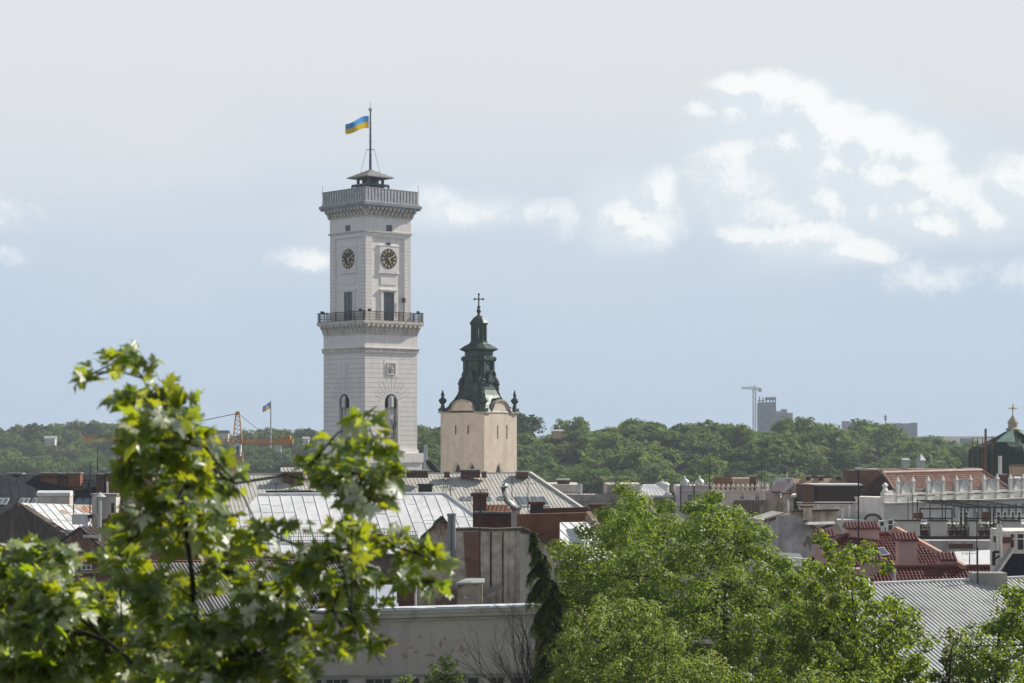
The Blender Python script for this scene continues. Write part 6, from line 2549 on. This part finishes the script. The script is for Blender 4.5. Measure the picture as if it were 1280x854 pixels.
def crown_tree(name, label, cat, poly, Y, spread, step, rclump, per, size, mat, trunk_px, r0, seed, group=None, layers=2, keep=.92, bark='bark_dark', droop=.35, wind=(-.25, 0, 0), extra=(), out=.8, sq=(1, 1, .85), shell=.5):
    rr = random.Random(seed)
    rng = np.random.default_rng(seed)
    xs = [p[0] for p in poly]
    yy = [p[1] for p in poly]
    base = P(trunk_px, 854, Y)
    gz = ground_z(base.x, Y)
    t = thing(name, label, cat, (base.x, Y, gz), 0, group)
    C, R = [], []
    for la in range(layers):
        y = min(yy)
        while y < max(yy):
            x = min(xs) + rr.uniform(0, step)
            while x < max(xs):
                jx, jy = x + rr.uniform(-.45, .45) * step, y + rr.uniform(-.45, .45) * step
                if in_poly(poly, jx, jy) and rr.random() < keep:
                    # depth: the crown bulges towards the viewer in its middle
                    cxm = (min(xs) + max(xs)) / 2
                    bulge = max(.1, 1 - ((jx - cxm) / (max(xs) - min(xs)) * 2) ** 2)
                    dy = rr.uniform(-1, 1) * spread * .35 + (-.5 + la * 1.0 / max(1, layers - 1) if layers > 1 else 0) * spread * math.sqrt(bulge)
                    c_ = P(jx, jy, Y)
                    C.append((c_.x, Y + dy, c_.z))
                    R.append(rclump * rr.uniform(.6, 1.35))
                x += step
            y += step
    for (ex, ey) in extra:
        c_ = P(ex, ey, Y)
        C.append((c_.x, Y + rr.uniform(-.3, .3), c_.z))
        R.append(rclump * rr.uniform(.6, .95))
    V, F = leaf_cloud(C, R, per, size, out, .3, droop, sq, shell, rng=rng, wind=wind, jit=.33)
    org = t.location
    np_mesh('crown', V, F, mat, t, org)
    mb = MB()
    zt = min(c[2] for c in C)
    tp = [(base.x, Y, gz - .3), (base.x + .1, Y, gz + (zt - gz) * .5), (base.x, Y + .1, zt), (base.x + .1, Y, zt + (P(0, min(yy), Y).z - zt) * .55)]
    skeleton(mb, tp, C, r0)
    mb.build('trunk', MT[bark], t)
    return t


LM1 = M_leaf('linden_leaf', (.100, .158, .036), (.165, .225, .06), (.36, .48, .05), (.18, .225, .10), rough=.48, tw=.36, spec=.3, pale=(.22, .26, .14), share=.07)
LM2 = M_leaf('broad_leaf', (.075, .125, .024), (.12, .18, .032), (.34, .46, .03), (.11, .145, .06), rough=.45, tw=.4, spec=.35, pale=(.2, .24, .13), share=.05)
LM3 = M_leaf('yellow_leaf', (.125, .172, .042), (.185, .24, .065), (.36, .47, .06), (.18, .215, .10), rough=.48, tw=.36, spec=.3)
PA = [(684, 870), (686, 720), (700, 690), (716, 676), (735, 668), (750, 682), (757, 652), (772, 640), (776, 618), (790, 616), (800, 636), (815, 652), (832, 638), (850, 650), (866, 642),
      (880, 626), (905, 626), (916, 648), (932, 650), (944, 668), (955, 676), (962, 694), (984, 702), (1000, 716), (1010, 870)]
crown_tree('linden_tree', 'big wind-tossed green tree filling the lower middle right of the town view', 'tree', PA, 74, 7, 24, .50, 270, .12, LM1, 905, .13, 31, keep=.93, extra=[(757, 642), (798, 626), (832, 632), (864, 635), (700, 684), (735, 662), (780, 611), (918, 641), (892, 620), (955, 670), (815, 645), (945, 664), (960, 690), (975, 706), (905, 640), (885, 645), (870, 655), (925, 660), (985, 725), (970, 720), (940, 690)], layers=3, out=1.3, shell=.75, droop=.5, wind=(-.6, 0, 0), sq=(1.2, 1, .75))
PB = [(985, 870), (985, 735), (1002, 712), (1020, 702), (1022, 678), (1036, 676), (1048, 690), (1064, 690), (1084, 682), (1090, 696), (1074, 712), (1076, 744), (1092, 752),
      (1112, 750), (1140, 756), (1147, 790), (1150, 815), (1166, 832), (1168, 870)]
crown_tree('broadleaf_tree', 'darker broadleaf tree with loose sprigs before the corrugated roof', 'tree', PB, 62, 4, 19, .35, 95, .135, LM2, 1066, .09, 32, keep=.86, layers=3, droop=.5,
           extra=[(1028, 672), (1033, 680), (1088, 686), (1078, 690), (1060, 686)])
PC = [(1172, 870), (1188, 832), (1200, 800), (1222, 782), (1238, 784), (1250, 768), (1247, 756), (1262, 742), (1290, 732), (1320, 760), (1320, 870)]
crown_tree('corner_tree', 'small broadleaf tree in the lower right corner', 'tree', PC, 58, 3.5, 19, .33, 95, .12, LM2, 1245, .08, 33, keep=.86, layers=3, extra=[(1262, 738), (1275, 742)])
PD = [(688, 880), (700, 806), (716, 778), (744, 750), (772, 744), (800, 754), (828, 762), (848, 776), (862, 800), (905, 830), (930, 880)]
crown_tree('yellow_green_tree', 'yellow-green young tree in front of the big wind-tossed tree', 'tree', PD, 56, 3, 21, .30, 130, .095, LM3, 775, .06, 34, keep=.88, layers=3, shell=.7, out=1.1)
PE = [(528, 880), (533, 842), (545, 828), (556, 820), (566, 830), (580, 842), (588, 880)]
crown_tree('garden_shrub', 'small light green shrub in front of the grey wall windows', 'shrub', PE, 70, 1.2, 9, .19, 30, .10, LM3, 556, .05, 35, keep=.9)
PF = [(480, 880), (492, 856), (503, 847), (516, 850), (524, 870), (530, 880)]
crown_tree('garden_shrub', 'tip of a low shrub at the bottom edge under the grey wall', 'shrub', PF, 71, 1, 9, .17, 26, .10, LM3, 505, .04, 36, keep=.9)
PG = [(990, 880), (1000, 842), (1030, 836), (1060, 846), (1090, 836), (1105, 852), (1120, 880)]
crown_tree('yellow_green_tree', 'yellow-green treetop at the bottom edge before the darker broadleaf tree', 'tree', PG, 54, 2, 13, .24, 40, .10, LM3, 1055, .06, 37, keep=.75)
PH = [(1172, 880), (1176, 838), (1183, 800), (1188, 784), (1194, 800), (1192, 840), (1196, 880)]
crown_tree('withered_sapling', 'thin brownish sapling between the two lower right trees', 'sapling', PH, 57, .5, 9, .12, 20, .09,
           M_leaf('withered_leaf', (.10, .085, .04), (.13, .10, .05), (.2, .16, .05), rough=.6, tw=.3), 1184, .03, 38, keep=.6)

# drooping spruce
sp = thing('spruce_tree', 'drooping dark spruce with pale green shoots beside the peeling firewall', 'tree', (P(692, 854, 72).x, 72, ground_z(P(692, 854, 72).x, 72)))
mb = MB()
axis = [P(697, 1100, 72), P(696, 900, 72), P(692, 800, 72), P(686, 740, 72), P(676, 705, 72), P(670, 685, 72), P(668, 664, 72)]
mb.tube(axis, [.3, .2, .13, .09, .06, .04, .015], 8)
VV, FF, off = [], [], 0
V2, F2, off2 = [], [], 0
rs = random.Random(77)
C, D_ = [], []
tips = []
for i in range(104):
    f_ = rs.random() ** .85
    ln = (len(axis) - 2) * (1 - f_) + 1
    k = min(int(ln), len(axis) - 2)
    p = axis[k].lerp(axis[k + 1], ln - k)
    py = HY - (p.z - ZC) * FPX / 72
    if py > 905:
        continue
    reach = .16 + max(0, py - 668) * .0078
    reach = min(reach, 2.0) * rs.uniform(.4, 1.15)
    a = rs.uniform(0, 6.28)
    d = Vector((math.cos(a), math.sin(a), 0))
    pts = []
    for j in range(7):
        t = j / 6
        pts.append(p + d * reach * t + Vector((0, 0, .18 * math.sin(t * 2.2) * reach - .75 * t * t * reach)))
    mb.tube(pts, [.022, .02, .016, .013, .01, .008, .005], 4, False)
    for j in range(1, 7):
        for m_ in range(5):
            q = pts[j].lerp(pts[j - 1], rs.random())
            hang = rs.uniform(.15, .55) * (1 if py > 700 else .6)
            C.append((q, Vector((d.x * .15 + rs.gauss(0, .15), d.y * .15 + rs.gauss(0, .15), -1)), hang))
# needles along hanging twigs
pos, drn, siz, tipn = [], [], [], []
for q, d, hang in C:
    k = max(4, int(hang / .045))
    for j in range(k):
        t = j / k
        pp = q + d * hang * t
        for s in range(2):
            dv = (d * .7 + Vector((rs.gauss(0, .6), rs.gauss(0, .6), rs.gauss(0, .3)))).normalized()
            (tipn if t > .58 else pos).append((pp, dv, .12))


def needles(lst, name, mat, par):
    n = len(lst)
    p = np.array([a for a, _, _ in lst])
    d = np.array([b for _, b, _ in lst])
    s = unit(np.cross(d, np.random.default_rng(5).normal(size=(n, 3))))
    L = np.array([c for _, _, c in lst])[:, None]
    V = np.stack([p - s * L * .12, p + s * L * .12, p + d * L + s * L * .05, p + d * L - s * L * .05], 1).reshape(-1, 3)
    F = np.arange(n * 4).reshape(-1, 4)
    return np_mesh(name, V, F, mat, par, par.location)


needles(pos, 'needles', M_leaf('spruce_needle', (.040, .058, .022), (.06, .08, .03), (.08, .11, .02), rough=.6, tw=.15, spec=.3), sp)
needles(tipn, 'young_shoots', M_leaf('spruce_shoot', (.18, .20, .05), (.22, .24, .07), (.25, .3, .04), rough=.6, tw=.3, spec=.3), sp)
mb.build('trunk', MT['bark'], sp)

# bare shrub before the grey wall
bs = thing('bare_shrub', 'leafless twiggy shrub against the grey wall left of the spruce', 'shrub', (P(668, 854, 84).x, 84, ground_z(0, 84)))
mb = MB()
rs = random.Random(8)


def twig(p, d, L, r, lev):
    pts = [p]
    q = p
    for j in range(4):
        d = (d + Vector((rs.gauss(0, .09), rs.gauss(0, .09), rs.gauss(0, .06) + .02))).normalized()
        q = q + d * L / 4
        pts.append(q)
    mb.tube(pts, [r, r * .85, r * .7, r * .55, r * .4], 4, False)
    if lev:
        for j in range(1, 5):
            for s in range(2 if lev > 1 else 1):
                nd = (d + Vector((rs.gauss(0, .35), rs.gauss(0, .3), rs.gauss(0, .25)))).normalized()
                twig(pts[j], nd, L * rs.uniform(.4, .7), r * .5, lev - 1)


for i in range(15):
    a = rs.uniform(-.9, .12)
    b0 = P(670 + rs.uniform(-4, 8), 905, 84)
    twig(b0, Vector((math.sin(a), rs.uniform(-.2, .2), math.cos(a))).normalized(), rs.uniform(2.2, 3.6), .024, 2)
mb.build('twigs', MT['bark_dark'], bs)

# ================================================================ the maple close to the camera
MLEAF = M_leaf('maple_leaf', (.034, .074, .012), (.064, .116, .017), (.48, .57, .016), (.11, .155, .08), rough=.36, tw=.44, spec=.5, pale=(.70, .74, .60), share=.15, patchy=1.5)
HALF = [(.05, -.02), (.20, -.12), (.34, -.10), (.26, .05), (.57, .09), (.42, .2), (.52, .24), (.72, .44), (.52, .45), (.55, .63), (.23, .47), (.29, .73), (.15, .77), (0, 1.08)]
OUT = [(0, 0)] + HALF + [(-x, y) for x, y in HALF[-2::-1]]
TPL = np.array([(0, .32)] + OUT)
NV = len(TPL)
TF = np.array([(0, i, i + 1) for i in range(1, NV - 1)] + [(0, NV - 1, 1)])
rng = np.random.default_rng(2)
BL = [(150, 449, 34, 13), (118, 466, 30, 10), (108, 474, 16, 8), (180, 455, 22, 18), (195, 487, 26, 20), (162, 496, 24, 11), (228, 498, 26, 18), (205, 525, 45, 20), (165, 545, 28, 13), (238, 545, 36, 22),
      (200, 575, 42, 22), (250, 585, 42, 22), (165, 590, 22, 14), (222, 612, 56, 22), (285, 600, 24, 20), (190, 642, 50, 20), (255, 645, 50, 24), (170, 670, 42, 16),
      (225, 680, 56, 22), (285, 685, 40, 20), (150, 700, 34, 14),
      (455, 527, 18, 12), (425, 556, 38, 14), (465, 552, 28, 20), (395, 578, 24, 9), (440, 590, 40, 20), (480, 592, 22, 20), (415, 606, 40, 12), (462, 622, 26, 20), (350, 655, 40, 12),
      (320, 672, 24, 12), (440, 660, 34, 16), (480, 672, 32, 20), (420, 690, 48, 18), (520, 690, 34, 20), (552, 700, 22, 18), (545, 728, 22, 14), (500, 715, 30, 16),
      (370, 712, 42, 18), (440, 722, 42, 16), (405, 742, 34, 16), (452, 758, 30, 18), (430, 786, 32, 20), (462, 808, 18, 18), (420, 815, 22, 14),
      (25, 682, 34, 14), (70, 694, 30, 15), (10, 712, 30, 20), (55, 722, 40, 16), (20, 750, 40, 20), (75, 752, 46, 20), (120, 742, 36, 18), (35, 785, 44, 22), (95, 790, 50, 24), (25, 825, 44, 24),
      (85, 836, 52, 24), (150, 775, 38, 20), (145, 820, 40, 24), (120, 856, 50, 18), (185, 732, 40, 18), (205, 765, 40, 20), (200, 805, 44, 22), (195, 846, 50, 22), (240, 735, 38, 16),
      (255, 780, 42, 22), (262, 822, 44, 24), (290, 715, 38, 16), (322, 740, 40, 18), (310, 782, 40, 20), (345, 770, 34, 18), (325, 826, 40, 24), (368, 800, 28, 20), (372, 838, 24, 20), (280, 858, 60, 14),]


def mdepth(px, py):
    out = 1.7 * max(0, min(1, (190 - px) / 70)) * max(0, min(1, (py - 640) / 40))      # lower left boughs reach away from the stem's shade
    return 10.9 + .0012 * (px - 240) + .5 * math.sin(px * .021 + py * .013) + out


mroot = P(246, 854, 11.2)
maple = thing('maple_tree', 'maple with large lobed leaves close to the camera on the left', 'tree', (mroot.x, 11.2, ground_z(mroot.x, 11.2)))
limbs = [[(246, 3000, 11.2), (247, 1400, 11.2), (246, 900, 11.2), (245, 800, 11.1), (238, 720, 11.05), (233, 650, 11.0), (224, 590, 10.95), (208, 530, 10.9), (188, 485, 10.9), (160, 452, 10.9)],
         [(246, 800, 11.1), (268, 770, 11.2), (300, 760, 11.2), (345, 745, 11.3), (395, 705, 11.3), (440, 668, 11.3), (470, 625, 11.2), (478, 580, 11.2), (462, 535, 11.2)],
         [(300, 760, 11.2), (360, 768, 11.1), (400, 765, 11.0), (440, 770, 10.9)],
         [(440, 668, 11.3), (490, 680, 11.2), (540, 700, 11.1)],
         [(470, 625, 11.2), (430, 596, 11.1), (390, 578, 11.0)],
         [(246, 900, 11.2), (190, 850, 11.3), (130, 800, 11.9), (80, 750, 12.3), (40, 700, 12.5)],
         [(130, 800, 11.9), (70, 790, 12.3), (20, 770, 12.5)],
         [(246, 880, 11.2), (300, 830, 10.8), (350, 800, 10.7)],
         [(224, 590, 10.95), (270, 590, 10.8), (295, 605, 10.7)], [(233, 650, 11.0), (180, 660, 10.8), (150, 690, 10.8)], [(395, 705, 11.3), (350, 670, 11.2), (318, 668, 11.1)]]
mb = MB()
nodes = []
for li, L in enumerate(limbs):
    pts = [P(*q) for q in L]
    n_ = len(pts)
    r0 = .075 if li == 0 else .020 if li in (1, 5) else .012
    rads = []
    for i, (q, w_) in enumerate(zip(L, pts)):
        t = i / (n_ - 1)
        rads.append(max(.005, r0 * (1 - t) ** .8) if li else max(.006, min(.09, .005 + (q[1] - 450) * .000036 if q[1] < 900 else .03)))
    # finer bends
    fine, fr = [], []
    for i in range(n_ - 1):
        for k in range(3):
            fine.append(pts[i].lerp(pts[i + 1], k / 3) + Vector((RND.gauss(0, .008), RND.gauss(0, .01), RND.gauss(0, .008))))
            fr.append(rads[i] + (rads[i + 1] - rads[i]) * k / 3)
    fine.append(pts[-1])
    fr.append(rads[-1])
    mb.tube(fine, fr, 8)
    nodes += fine[1:]
LP, LN, LD, LS = [], [], [], []
for bx, by, rx, ry in BL:
    Yd = mdepth(bx, by) + RND.uniform(-.35, .35)
    c_ = P(bx, by, Yd)
    s_ = Yd / FPX
    near = min(nodes, key=lambda q: (q - c_).length + (.3 if q.z > c_.z + .05 else 0))
    mid = near.lerp(c_, .5) + Vector((0, 0, .05))
    end = c_ + (c_ - near) * .25
    mb.tube([near, mid, c_, end], [.006, .005, .004, .0025], 5, False)
    k = max(11, int(rx * ry / 21))
    if by > 690 and bx < 400:
        k = int(k * (1.9 if bx < 190 else 1.4))
    for i in range(k):
        d = rng.normal(size=3)
        d /= np.linalg.norm(d)
        rr = rng.random() ** .45
        off = np.array([d[0] * rx * s_, d[1] * max(rx, ry) * s_ * .9, d[2] * ry * s_]) * rr
        p = np.array(c_) + off
        outv = off / (np.linalg.norm(off) + 1e-6)
        dr = np.array([outv[0] * .9 - .35, outv[1] * .9, -.45]) + rng.normal(size=3) * .35
        nn = np.array([0.05, -.25, .9]) + rng.normal(size=3) * .55
        LP.append(p)
        LD.append(dr)
        LN.append(nn)
        LS.append(.088 * rng.uniform(.45, 1.45) if by > 480 else .080 * rng.uniform(.5, 1.15))
        if i % 2 == 0:
            stem = Vector(near.lerp(c_, rng.uniform(.55, 1.1)))
            mb.tube([stem, Vector(p)], [.0022, .0016], 3, False)
LP, LN, LD, LS = np.array(LP), unit(np.array(LN)), np.array(LD), np.array(LS)
LD = unit(LD - LN * np.sum(LD * LN, 1, keepdims=True))
SD = np.cross(LN, LD)
n_ = len(LP)
curl = rng.uniform(-.2, .7, n_)
cup = rng.uniform(-.35, .55, n_)
X = TPL[None, :, 0] * (1 + .1 * rng.normal(size=(n_, 1)))
Yv = TPL[None, :, 1] * np.ones((n_, 1))
Z = -curl[:, None] * Yv ** 2 + cup[:, None] * np.abs(X) + .05 * np.sin(X * 9 + Yv * 7 + rng.random((n_, 1)) * 6)
V = LP[:, None, :] + LS[:, None, None] * (X[..., None] * SD[:, None, :] + Yv[..., None] * LD[:, None, :] + Z[..., None] * LN[:, None, :])
F = (np.arange(n_)[:, None, None] * NV + TF[None]).reshape(-1, 3)
np_mesh('crown', V.reshape(-1, 3), F, MLEAF, maple, maple.location)
mb.build('trunk', MT['bark_dark'], maple, True)
print('leaves', n_, 'spots', len(spots), 'rest', len(rest))
